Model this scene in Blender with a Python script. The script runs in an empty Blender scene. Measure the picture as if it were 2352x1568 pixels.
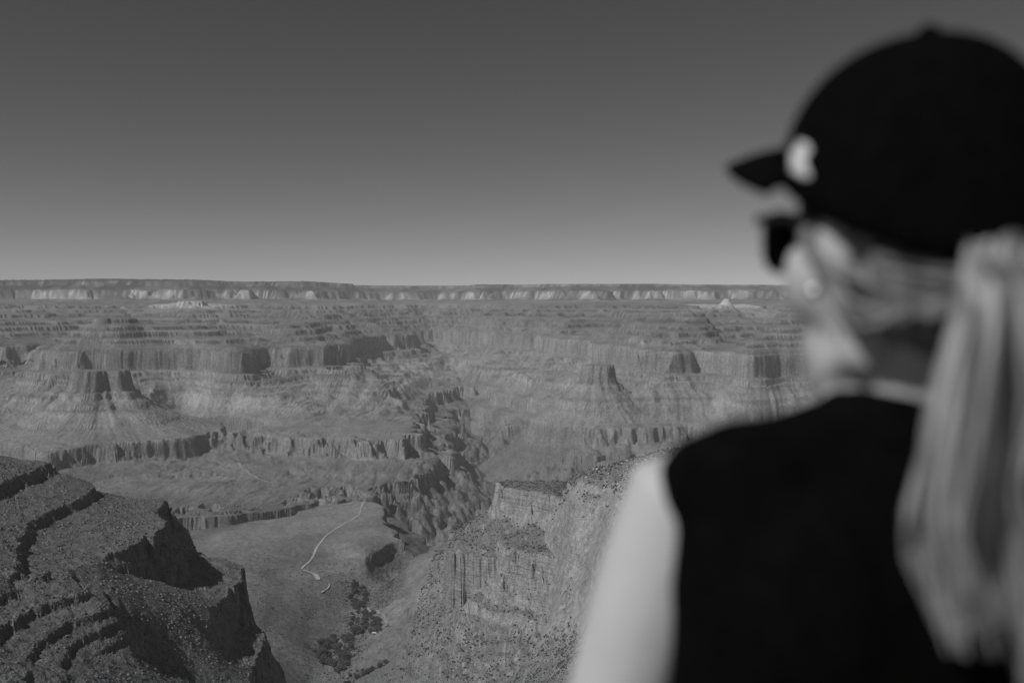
import bpy, bmesh, math, random
import numpy as np
from mathutils import Vector, Matrix

# ------------------------------------------------------------------ camera, sky, sun, exposure
S = bpy.context.scene
COL = S.collection
FPX = 2287.0            # focal length in the 2352 px wide working scale (35 mm on 36 mm)
PITCH = math.atan(89.0 / FPX)
cam_d = bpy.data.cameras.new('camera')
cam = bpy.data.objects.new('camera', cam_d)
COL.objects.link(cam)
cam_d.sensor_width = 36.0
cam_d.lens = 36.0 * FPX / 2352.0
cam_d.clip_start = 0.05
cam_d.clip_end = 120000.0
cam.location = (0, 0, 0)
cam.rotation_euler = (math.pi / 2 - PITCH, 0, 0)
cam_d.dof.use_dof = True
cam_d.dof.focus_distance = 3000.0
cam_d.dof.aperture_fstop = 2.5
S.camera = cam

SUN_EL = math.radians(48)
SUN_BEHIND = math.radians(36)      # the sun stands to the left, this far behind the camera
to_sun = Vector((-math.cos(SUN_EL) * math.cos(SUN_BEHIND), -math.cos(SUN_EL) * math.sin(SUN_BEHIND), math.sin(SUN_EL)))
w = bpy.data.worlds.new('World'); S.world = w; w.use_nodes = True
nt = w.node_tree; nt.nodes.clear()
sky = nt.nodes.new('ShaderNodeTexSky'); sky.sky_type = 'NISHITA'; sky.sun_disc = False
sky.sun_elevation = SUN_EL
sky.sun_rotation = math.atan2(to_sun.x, to_sun.y)
sky.altitude = 2100; sky.air_density = 1.0; sky.dust_density = 0.0; sky.ozone_density = 1.0
sep = nt.nodes.new('ShaderNodeSeparateColor')          # black and white film behind a deep yellow filter
mR = nt.nodes.new('ShaderNodeMath'); mR.operation = 'MULTIPLY'; mR.inputs[1].default_value = 0.717
mG = nt.nodes.new('ShaderNodeMath'); mG.operation = 'MULTIPLY_ADD'; mG.inputs[1].default_value = 0.0
bg = nt.nodes.new('ShaderNodeBackground'); bg.inputs['Strength'].default_value = 0.055
wo = nt.nodes.new('ShaderNodeOutputWorld')
nt.links.new(sky.outputs[0], sep.inputs[0])
nt.links.new(sep.outputs[0], mR.inputs[0]); nt.links.new(sep.outputs[1], mG.inputs[0]); nt.links.new(mR.outputs[0], mG.inputs[2])
pw = nt.nodes.new('ShaderNodeMath'); pw.operation = 'POWER'; pw.inputs[1].default_value = 1.12   # contrast of the film
nt.links.new(mG.outputs[0], pw.inputs[0]); nt.links.new(pw.outputs[0], bg.inputs[0]); nt.links.new(bg.outputs[0], wo.inputs[0])
sl = bpy.data.lights.new('sun', 'SUN'); sl.energy = 3.2; sl.angle = math.radians(0.5); sl.color = (1, 1, 1)
so = bpy.data.objects.new('sun', sl); COL.objects.link(so)
so.rotation_euler = to_sun.to_track_quat('Z', 'Y').to_euler()
vs = S.view_settings
vs.view_transform = 'Standard'; vs.look = 'None'; vs.exposure = 0.0; vs.gamma = 1.0; vs.use_curve_mapping = False
S.cycles.use_denoising = True
S.cycles.volume_bounces = 1
S.cycles.max_bounces = 6
S.cycles.diffuse_bounces = 3

# ------------------------------------------------------------------ helpers
rng = np.random.default_rng(7)
random.seed(7)
F32 = np.float32

def tag(o, label=None, cat=None, group=None, kind=None):
    if label: o['label'] = label
    if cat: o['category'] = cat
    if group: o['group'] = group
    if kind: o['kind'] = kind
    return o

def sst(a, b, x):
    t = np.clip((x - a) / (b - a), 0, 1)
    return t * t * (3 - 2 * t)

_G = np.array([[math.cos(k * math.pi / 8 + .2), math.sin(k * math.pi / 8 + .2)] for k in range(16)], F32)
def pn(x, y, seed=0):
    """gradient noise, about -0.7..0.7"""
    x = np.asarray(x, np.float64); y = np.asarray(y, np.float64)
    xi = np.floor(x); yi = np.floor(y)
    fx = (x - xi).astype(F32); fy = (y - yi).astype(F32)
    xi = xi.astype(np.int64); yi = yi.astype(np.int64)
    def g(ax, ay, dx, dy):
        h = (ax * 374761393 + ay * 668265263 + seed * 974634599) & 0xffffffff
        h = ((h ^ (h >> 13)) * 1274126177) & 0xffffffff
        h = (h ^ (h >> 16)) & 15
        gg = _G[h]
        return gg[..., 0] * dx + gg[..., 1] * dy
    u = fx * fx * fx * (fx * (fx * 6 - 15) + 10); v = fy * fy * fy * (fy * (fy * 6 - 15) + 10)
    a = g(xi, yi, fx, fy); b = g(xi + 1, yi, fx - 1, fy)
    c = g(xi, yi + 1, fx, fy - 1); d = g(xi + 1, yi + 1, fx - 1, fy - 1)
    a = a + u * (b - a); c = c + u * (d - c)
    return (a + v * (c - a)) * 1.5

def cell(x, y, seed=0):
    """one random value -1..1 per block of ground: jointed rock"""
    wx = x + .35 * pn(x * .9, y * .9, seed + 500); wy = y + .35 * pn(x * .9 + 7, y * .9, seed + 501)
    ax = np.floor(wx).astype(np.int64); ay = np.floor(wy).astype(np.int64)
    h = (ax * 374761393 + ay * 668265263 + seed * 974634599) & 0xffffffff
    h = ((h ^ (h >> 13)) * 1274126177) & 0xffffffff
    return ((h ^ (h >> 16)) & 1023) / 511.5 - 1

def ray(u, v):
    a = (u - 1176.0) / FPX; b = (784.0 - v) / FPX
    return a, math.cos(PITCH) + b * math.sin(PITCH), -math.sin(PITCH) + b * math.cos(PITCH)

def at_z(u, v, z):
    """ground point seen in direction (u,v) that lies at height z"""
    a, f, k = ray(u, v)
    t = z / k
    return a * t, f * t

# ------------------------------------------------------------------ relief of the canyon (all in metres, camera height = 0)
def knots(*kv):
    k = sorted(kv)
    return np.array([a for a, b in k], float), np.array([b for a, b in k], float)
LOW = [(-800, -825), (-855, -858), (-868, -945), (-985, -1000), (-993, -1062), (-1500, -1500)]
supai = []
for i, zt in enumerate((-45, -95, -140, -205, -250, -310)):
    supai += [(zt, zt), (zt - 7, zt - (24 if i % 2 else 34))]
T_FAR = knots((700, 500), (345, 345), (330, 285), (205, 190), (188, 60), (-30, -35), *supai, (-385, -392), (-405, -545), (-450, -562),
              (-455, -590), (-500, -603), (-504, -622), (-660, -690), (-664, -706), *LOW)
VAL = [(-1010, -1010), (-1500, -1500)]
T_VAL = knots((300, 300), *VAL)
T_PLAT = knots((300, 300), (-857, -857), (-862, -891), *VAL)
T_RIGHT = knots((300, 300), (-395, -395), (-397, -403), (-430, -432), (-432, -440), (-520, -520), (-523, -532), (-700, -705), (-704, -727), (-735, -742), (-739, -757), (-790, -795), *VAL)

CP = []   # control points (u, distance y, h)
def cz(T, *pts):
    for u, v, z in pts:
        x, y = at_z(u, v, z)
        CP.append((u, y, float(np.interp(z, T[1], T[0]))))
def cd(T, *pts):
    for u, d, z in pts:
        CP.append((u, d, float(np.interp(z, T[1], T[0]))))

# ground hidden under and behind the near ridge on the left (the ridge itself is built further down)
cd(T_VAL, (600, 1600, -800), (500, 1800, -790), (300, 2250, -780), (0, 2350, -760), (-300, 2450, -720), (300, 1500, -700), (0, 1500, -650), (400, 1000, -600), (0, 900, -500), (-400, 1500, -550),
   (300, 2400, -800), (100, 2450, -770), (-200, 2700, -790), (640, 1990, -830), (700, 1700, -850), (760, 1400, -800),
   (0, 2950, -840), (220, 3000, -862), (-250, 3600, -860), (430, 2350, -820), (560, 2150, -830))
# under the camera, out of sight
for u in (-400, 0, 600, 1100, 1700, 2400, 2800):
    cd(T_FAR, (u, 20, -18), (u, 90, -48), (u, 330, -165))
cd(T_RIGHT, (0, 600, -270), (500, 750, -330), (900, 800, -360), (1176, 1000, -440), (1500, 900, -370), (2000, 900, -360), (2500, 900, -300), (900, 1300, -600), (1100, 1400, -610))
# valley and the plateau with the trail
cz(T_VAL, (700, 1568, -945), (760, 1500, -945), (800, 1420, -938), (830, 1345, -927), (690, 1310, -885), (735, 1328, -895), (620, 1450, -880), (600, 1380, -866),
   (545, 1290, -862), (480, 1242, -858), (560, 1215, -856), (640, 1188, -855), (740, 1163, -852), (690, 1250, -862), (780, 1230, -857), (770, 1300, -882), (600, 1330, -866),
   (900, 1330, -930), (940, 1310, -930), (680, 1500, -915), (640, 1568, -900))
cz(T_PLAT, (838, 1151, -848), (880, 1168, -851), (930, 1200, -854), (840, 1278, -856), (870, 1264, -856.5), (915, 1238, -856.5), (958, 1212, -856.5), (968, 1235, -898), (880, 1288, -893), (930, 1268, -894), (980, 1250, -907),
   (1000, 1285, -918), (940, 1300, -906), (1045, 1262, -945), (1005, 1225, -915))
# slope and cliffs on the right
cd(T_VAL, (1180, 2560, -520), (1240, 2600, -520))
cz(T_VAL, (860, 1400, -925), (880, 1480, -925), (850, 1560, -935), (960, 1440, -880), (1000, 1568, -860), (1100, 1440, -745), (1070, 1330, -750), (1000, 1268, -800), (920, 1310, -885),
   (1095, 1222, -670), (1130, 1388, -695), (1200, 1398, -688), (1260, 1392, -655), (1310, 1350, -572), (1350, 1320, -530),
   (1300, 1165, -450), (1352, 1090, -392), (1430, 1062, -360), (1500, 1043, -335), (1400, 1200, -420), (1360, 1360, -545), (1340, 1440, -575),
   (1260, 1440, -690), (1200, 1450, -715), (1290, 1500, -630), (1200, 1568, -700), (1330, 1568, -575), (1100, 1520, -780), (1450, 1450, -480), (1265, 1200, -500), (1320, 1260, -512), (1290, 1225, -505))
cd(T_VAL, (1300, 2350, -440), (1345, 2480, -425), (1285, 1990, -595), (1285, 2090, -560), (1280, 2190, -518), (1280, 2290, -482))
cd(T_VAL, (1180, 2390, -610), (1130, 2390, -640), (1085, 2650, -700), (1120, 2620, -640), (1160, 2750, -640), (1250, 2750, -600), (1400, 2700, -600), (1500, 2550, -500), (1600, 2100, -300), (2000, 2000, -280), (2400, 1900, -230),
   (1600, 3300, -740), (2000, 3300, -700), (1350, 3300, -800), (1200, 3200, -830), (1150, 3700, -850), (1080, 3200, -800), (1650, 1500, -400), (2000, 1400, -380), (2500, 3300, -600))
UPPER = [at_z(*p) for p in ((1142, 1119, -455), (1160, 1120, -455), (1200, 1124, -455), (1246, 1133, -455), (1290, 1140, -455))] + [((1310 - 1176) / FPX * 2530, 2530), ((1148 - 1176) / FPX * 2540, 2540)]
LOWER = [at_z(*p) for p in ((1140, 1252, -560), (1152, 1258, -560), (1175, 1263, -560), (1235, 1276, -560), (1290, 1287, -560), (1345, 1305, -560))] + [((1400 - 1176) / FPX * 2600, 2600), ((1130 - 1176) / FPX * 2700, 2700)]
# rim of the platform beyond, and the lower bench in front of it
A_RIM = [(-250, 1030), (6, 1010), (93, 1041), (197, 1024), (293, 1016), (395, 990), (423, 979), (519, 988), (658, 1004), (760, 1008), (860, 1012), (960, 1006), (1018, 1000)]
cz(T_FAR, *[(u, v, -857) for u, v in A_RIM])
cz(T_FAR, *[(u, v - 42, -825) for u, v in A_RIM[1:]])
cz(T_FAR, *[(u, v + 75, -976) for u, v in A_RIM])
cz(T_FAR, (-250, 1170, -999), (250, 1165, -999), (462, 1163, -1000), (564, 1163, -1000), (690, 1150, -1000), (712, 1119, -1000), (860, 1116, -1000), (950, 1100, -1000),
   (590, 1100, -982), (420, 1110, -980), (590, 1130, -984), (800, 1090, -980), (1005, 1086, -999), (1080, 1077, -999))
# right of the gorge
cz(T_FAR, (1132, 1084, -857), (1175, 1083, -857), (1240, 1100, -857), (1246, 1057, -851), (1352, 1064, -851), (1300, 1085, -856),
   (1285, 992, -857), (1400, 984, -857), (1500, 982, -857), (1600, 978, -857), (1800, 975, -857),)
for u in (1210, 1330, 1480, 1650, 1830, 2100, 2400): cd(T_FAR, (u, 7380, -640), (u, 7150, -740), (u, 6960, -815))
cd(T_FAR, (1600, 5300, -850), (2000, 5000, -850), (2500, 5000, -840), (2400, 6800, -850), (1150, 4300, -900))
# foot of the red cliffs, red cliffs, ledges, pale cliffs and far rim
cz(T_FAR, (0, 910, -700), (360, 905, -700), (520, 890, -645), (700, 900, -690), (860, 915, -740))
cz(T_FAR, (-200, 815, -390), (0, 800, -392), (70, 792, -392), (130, 809, -392), (240, 807, -392), (320, 806, -392), (336, 790, -392), (440, 806, -392), (570, 804, -392), (600, 790, -392), (640, 800, -392),
   (740, 800, -392), (830, 802, -392), (905, 790, -392), (1235, 800, -392), (1300, 798, -392), (1340, 782, -392), (1385, 808, -392), (1440, 813, -392), (1520, 812, -392), (1600, 806, -392),
   (1660, 798, -392), (1735, 820, -392), (1830, 815, -392), (2000, 810, -392), (2400, 815, -392))
cz(T_FAR, *[(u, v, -190) for u, v in ((-100, 745), (250, 748), (420, 742), (640, 742), (800, 740), (1240, 738), (1400, 745), (1640, 745), (1830, 748), (2300, 748))])
RIM = [(-300, 642, 16200), (0, 643, 16000), (240, 640, 15800), (440, 642, 16000), (560, 647, 16300), (700, 646, 16500), (800, 651, 17500), (880, 656, 19500), (1000, 656, 19800), (1150, 653, 18500),
       (1300, 652, 17200), (1500, 652, 16800), (1650, 654, 16800), (1830, 655, 16900), (2100, 655, 16900), (2600, 652, 16500)]
for u, v, d in RIM:
    zr = (695 - v) / FPX * d
    cd(T_FAR, (u, d, zr - 5), (u, d * 1.1, zr + 2), (u, d * 1.25, zr), (u, d * 1.7, zr - 40))
    CP += [(u, d * .985, 215), (u, d * .965, 178), (u, d * .90, 20), (u, d * .80, -70)]
CP = np.array(CP)

def cpx(u, d):
    return np.stack([u / 250.0, np.log(d) * 6.5], -1)
_P = cpx(CP[:, 0], CP[:, 1])
# drop near-duplicates, then fit
keep = []
for i in range(len(_P)):
    if all(np.hypot(*(_P[i] - _P[j])) > 0.03 for j in keep): keep.append(i)
_P = _P[keep]; _H = CP[keep, 2]
_c = 0.18
_A = -np.sqrt(((_P[:, None] - _P[None]) ** 2).sum(-1) + _c * _c)
_n = len(_P)
_M = np.zeros((_n + 3, _n + 3)); _M[:_n, :_n] = _A + np.eye(_n) * 0.004
_M[:_n, _n] = 1; _M[:_n, _n + 1:] = _P; _M[_n, :_n] = 1; _M[_n + 1:, :_n] = _P.T
_W = np.linalg.solve(_M, np.concatenate([_H, [0, 0, 0]]))
UG = np.linspace(-900, 3300, 301); LG = np.linspace(math.log(1.5), math.log(40000), 701)
_gu, _gl = np.meshgrid(UG, LG, indexing='ij')
_Q = np.stack([_gu.ravel() / 250.0, _gl.ravel() * 6.5], -1)
_B = np.zeros(len(_Q))
for i in range(0, len(_Q), 8000):
    q = _Q[i:i + 8000]
    _B[i:i + 8000] = -np.sqrt(((q[:, None] - _P[None]) ** 2).sum(-1) + _c * _c) @ _W[:_n] + _W[_n] + q @ _W[_n + 1:]
_B = _B.reshape(_gu.shape)
def base_h(u, d):
    a = np.clip((u - UG[0]) / (UG[1] - UG[0]), 0, len(UG) - 1.001); b = np.clip((np.log(d) - LG[0]) / (LG[1] - LG[0]), 0, len(LG) - 1.001)
    i = a.astype(int); j = b.astype(int); a = a - i; b = b - j
    return (_B[i, j] * (1 - a) + _B[i + 1, j] * a) * (1 - b) + (_B[i, j + 1] * (1 - a) + _B[i + 1, j + 1] * a) * b

class Sheet:
    """smooth surface through a few ground points of the near ridge"""
    def __init__(s, pts):
        D = np.array([(u, z * FPX / -(v - 695.0) if d is None else d, z if z is not None else -(v - 695.0) / FPX * d) for u, v, z, d in pts])
        P = np.stack([(D[:, 0] - 1176) / FPX * D[:, 1], D[:, 1]], -1) / 100.0
        n = len(P); c = .35
        A = -np.sqrt(((P[:, None] - P[None]) ** 2).sum(-1) + c * c) + np.eye(n) * .03
        M = np.zeros((n + 3, n + 3)); M[:n, :n] = A; M[:n, n] = 1; M[:n, n + 1:] = P; M[n, :n] = 1; M[n + 1:, :n] = P.T
        W = np.linalg.solve(M, np.concatenate([D[:, 2], [0, 0, 0]]))
        s.gx = np.linspace(-2000, 0, 161); s.gy = np.linspace(500, 2700, 177)
        gx, gy = np.meshgrid(s.gx, s.gy, indexing='ij'); Qp = np.stack([gx.ravel(), gy.ravel()], -1) / 100.0
        s.G = (-np.sqrt(((Qp[:, None] - P[None]) ** 2).sum(-1) + c * c) @ W[:n] + W[n] + Qp @ W[n + 1:]).reshape(gx.shape)
    def __call__(s, x, y):
        a = np.clip((x - s.gx[0]) / (s.gx[1] - s.gx[0]), 0, len(s.gx) - 1.001); b = np.clip((y - s.gy[0]) / (s.gy[1] - s.gy[0]), 0, len(s.gy) - 1.001)
        i = a.astype(int); j = b.astype(int); a = a - i; b = b - j; G = s.G
        return (G[i, j] * (1 - a) + G[i + 1, j] * a) * (1 - b) + (G[i, j + 1] * (1 - a) + G[i + 1, j + 1] * a) * b
def pz(*t): return [(u, v, z, None) for u, v, z in t]      # seen at v, known height
def pd(*t): return [(u, v, None, d) for u, v, d in t]      # seen at v, known distance
SEAM = pz((217, 1285, -400), (150, 1300, -385), (80, 1312, -370), (0, 1325, -355), (-150, 1340, -335))
M_EDGE = [(217, 1285), (241, 1277), (284, 1262), (314, 1244), (334, 1228), (352, 1227), (378, 1218), (387, 1198), (358, 1173), (375, 1160), (392, 1147)]
UP = Sheet(SEAM + [(u, v, -401, None) for u, v in M_EDGE] + pz((127, 1066, -318), (92, 1075, -318), (40, 1098, -318), (0, 1118, -318), (-120, 1160, -318), (40, 1075, -308), (-150, 1050, -285),
           (217, 1120, -360), (150, 1160, -360), (70, 1203, -361), (200, 1232, -391), (300, 1182, -394), (250, 1145, -385), (330, 1150, -394), (20, 1225, -352), (120, 1250, -378)) +
           [(430, 1200, -402, None), (330, 0, -405, 2050), (200, 0, -390, 2080), (60, 0, -340, 2120), (450, 0, -410, 1650), (-400, 0, -250, 1700), (-600, 0, -200, 1300)])
SLOPE = pd((400, 1400, 1560), (450, 1450, 1540), (400, 1500, 1460), (400, 1568, 1350), (300, 1500, 1340), (200, 1500, 1250), (300, 1568, 1240), (150, 1568, 1130), (0, 1568, 1050), (300, 1400, 1430), (210, 1350, 1420), (100, 1335, 1340),
           (0, 1475, 1160), (262, 1402, 1330), (100, 1440, 1230), (0, 1400, 1230), (150, 1380, 1300), (500, 1568, 1470), (480, 1500, 1570), (0, 1700, 820), (300, 1700, 960))
LO = Sheet(SEAM + SLOPE + pd((226, 1300, 1555), (260, 1320, 1575), (293, 1325, 1592), (325, 1328, 1640), (355, 1338, 1690), (393, 1333, 1772), (436, 1327, 1830), (463, 1327, 1845)) +
           pz((519, 1299, -513), (551, 1307, -520), (540, 1353, -520), (518, 1370, -520), (504, 1382, -520), (492, 1402, -520), (485, 1426, -520), (470, 1340, -509), (450, 1370, -505), (440, 1410, -500)) +
           [(350, 0, -470, 1950), (300, 0, -440, 2000), (100, 0, -380, 1900), (600, 0, -530, 1800), (-300, 0, -310, 1500)])
DN = Sheet(SLOPE + pd((485, 1434, 1655), (509, 1442, 1725), (539, 1444, 1765), (568, 1451, 1790), (585, 1453, 1797), (520, 1500, 1650), (560, 1500, 1690)) +
           pz((602, 1461, -597), (591, 1487, -595), (583, 1519, -593), (574, 1566, -590)) + [(450, 0, -500, 1650), (420, 0, -500, 1800), (560, 0, -585, 1450)])
def plan(u, v, z): return at_z(u, v, z)
def upt(u, d): return ((u - 1176) / FPX * d, d)
M_POLY = [plan(u, v, -400) for u, v in M_EDGE] + [upt(391, 1975), upt(330, 2250), upt(-300, 2600), upt(-1200, 2600), upt(-1200, 900), plan(-150, 1340, -335), plan(0, 1325, -355), plan(80, 1312, -370), plan(150, 1300, -385)]
N_POLY = [plan(485, 1426, -520), plan(492, 1402, -520), plan(504, 1382, -520), plan(518, 1370, -520), plan(540, 1354, -520), upt(553, 1840), upt(549, 1890), upt(556, 1950), upt(480, 2200), upt(-900, 2600), upt(-1200, 1600), plan(210, 1350, -407), plan(400, 1420, -487), plan(450, 1432, -500)]
FOOT = [upt(520, 1150), upt(556, 1400), upt(574, 1550), upt(583, 1645), upt(591, 1712), upt(603, 1782), upt(586, 1805), upt(562, 1835), upt(556, 1950), upt(519, 1972), upt(470, 1955), upt(440, 1990), upt(397, 2000), upt(250, 2030), upt(130, 2010), upt(90, 2060), upt(-100, 2130),
        upt(-1200, 2300), upt(-1300, 600), upt(0, 600), upt(300, 750), upt(450, 950)]

def pl(pts):  # (u, d, value...) -> plan polyline
    return np.array([[(p[0] - 1176) / FPX * p[1], p[1], *p[2:]] for p in pts], float)
RIVER = pl([(-900, 4400, -1330, 1.1), (-300, 4350, -1330, 1.15), (200, 4250, -1330, 1.15), (480, 4280, -1330, 1.15), (700, 4620, -1330, 1.3), (860, 4830, -1330, 1.2), (980, 4900, -1330, .8), (1080, 5150, -1330, .75),
            (1160, 5600, -1330, .85), (1290, 6000, -1330, .72), (1500, 6100, -1330, .75), (1900, 5900, -1330, .8), (2500, 5700, -1330, .8), (3200, 5600, -1330, .8)])
SIDE = pl([(1150, 5600, -1330, .8), (1165, 6200, -1290, .7), (1150, 7200, -1220, .62), (1105, 8400, -1110, .58), (1066, 10000, -930, .5), (1030, 12300, -640, .4), (985, 14300, -330, .33), (955, 16000, -60, .3)])
CREEK = pl([(1000, 3600, -925, .5), (1030, 4000, -1030, .7), (1060, 4400, -1180, .85), (1070, 4950, -1330, .9)])
def carve(x, y, P):
    best = np.full(x.shape, 1e9)
    for k in range(len(P) - 1):
        ax, ay = P[k, :2]; bx, by = P[k + 1, :2]
        t = np.clip(((x - ax) * (bx - ax) + (y - ay) * (by - ay)) / ((bx - ax) ** 2 + (by - ay) ** 2), 0, 1)
        dd = np.hypot(x - ax - t * (bx - ax), y - ay - t * (by - ay))
        best = np.minimum(best, P[k, 2] + t * (P[k + 1, 2] - P[k, 2]) + dd * (P[k, 3] + t * (P[k + 1, 3] - P[k, 3])))
    return best

def mesa(x, y, cx, cy, zt, rx, ry, steps, seed, rough=.22, top=.02, notch=None):
    """flat-topped butte: steps = (radius beyond the rim, height) pairs"""
    dx = x - cx; dy = y - cy
    r = np.hypot(dx / rx, dy / ry); rad = np.hypot(dx, dy) + 1e-6
    ang = np.arctan2(dy, dx)
    nz = rough * (pn(np.cos(ang) * 1.6 + 9, np.sin(ang) * 1.6 + seed, seed) + .5 * pn(np.cos(ang) * 4 + 3, np.sin(ang) * 4, seed + 1)) * 1.4
    nz = nz + 10.0 / rx * pn(x / 45, y / 45, seed + 2) + 5.0 / rx * pn(x / 20, y / 20, seed + 3)
    e = (r - 1 - nz) * rad / np.maximum(r, .05)
    rs = np.array([-1e4] + [s[0] for s in steps] + [steps[-1][0] + 6e4]); zs = np.array([zt + 1e4 * top] + [s[1] for s in steps] + [steps[-1][1] - 4e4])
    e = e + 10 * pn(x / 90, y / 90, seed + 5)
    if notch: e = e + notch[2] * np.exp(-((ang - notch[0]) / notch[1]) ** 2) * (1 - sst(60, 200, e))
    rib = sst(60, 200, e) * (1 - sst(700, 900, e))
    body = np.interp(e, rs, zs) - rib * (4.5 * (1 - np.abs(pn(ang * 7, e / 500, seed + 7)) * 2.2) + 3 * (1 - np.abs(pn(ang * 17, e / 300, seed + 8)) * 2.2))
    return np.minimum(body, zt + 6 * pn(x / 120, y / 120, seed) + 4)

def poly_dist(x, y, P):
    """distance to a polygon in plan, negative inside"""
    best = np.full(x.shape, 1e9); ins = np.zeros(x.shape, bool)
    for k in range(len(P)):
        ax, ay = P[k]; bx, by = P[(k + 1) % len(P)]
        t = np.clip(((x - ax) * (bx - ax) + (y - ay) * (by - ay)) / ((bx - ax) ** 2 + (by - ay) ** 2), 0, 1)
        best = np.minimum(best, np.hypot(x - ax - t * (bx - ax), y - ay - t * (by - ay)))
        c = ((ay > y) != (by > y)) & (x < (bx - ax) * (y - ay) / (by - ay + 1e-9) + ax)
        ins ^= c
    return np.where(ins, -best, best)

T_UP = knots((300, 300), (-316, -316), (-320, -337), (-358, -360), (-362, -376), (-400, -400), (-440, -440), (-900, -900))
T_LO = knots((300, 300), (-340, -340), (-343, -347), (-371, -371), (-373.5, -379), (-388, -388), (-391, -399), (-409, -409), (-411, -417), (-426, -426), (-428, -434), (-444, -444), (-446, -451), (-461, -461), (-463, -467), (-480, -480), (-900, -900))
def ridge(x, y, n1, n2, n3, n4, n5):
    c1 = cell(x / 13, y / 13, 15); c2 = cell(x / 6, y / 6, 16)
    nz = 1.6 * n1 + 1.6 * n2 + 1.2 * n3 + .6 * n4
    k = 3.0 * n1 + 5 * pn(x / 38, y / 38, 91) + 3 * n3 + 2.2 * c1 + 1.4 * c2 + n4
    zu = np.interp(UP(x, y) + nz + .5 * c1 + .4 * c2, *T_UP)
    lo = LO(x, y) + nz; nearl = (1 - sst(1380, 1450, y)) * sst(-.5, -.1, pn(x / 90, y / 90, 92))
    zl = lo * (1 - nearl) + np.interp(lo + 1.1 * c1 + .7 * c2, *T_LO) * nearl
    dn = DN(x, y) + nz
    zd = dn * (1 - nearl) + np.interp(dn + 1.1 * c1 + .7 * c2, *T_LO) * nearl
    dm = poly_dist(x, y, M_POLY) + k; dn_ = poly_dist(x, y, N_POLY) + k
    fm = np.interp(dm / np.interp(y, [1500, 1650, 1900], [.4, .55, 1.1]), [-2, 3, 12, 24, 36, 46], [1, .72, .5, .42, .1, 0])
    fn = np.interp(dn_, [-2, 1.5, 6, 10, 15, 20], [1, .7, .5, .42, .1, 0])
    z = zd + (zl - zd) * fn
    z = z + (zu - z) * fm
    df = poly_dist(x, y, FOOT) + k
    return z - np.interp(df, [0, 5, 16, 26, 42, 130, 420], [0, 32, 45, 56, 105, 190, 520])

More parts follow.
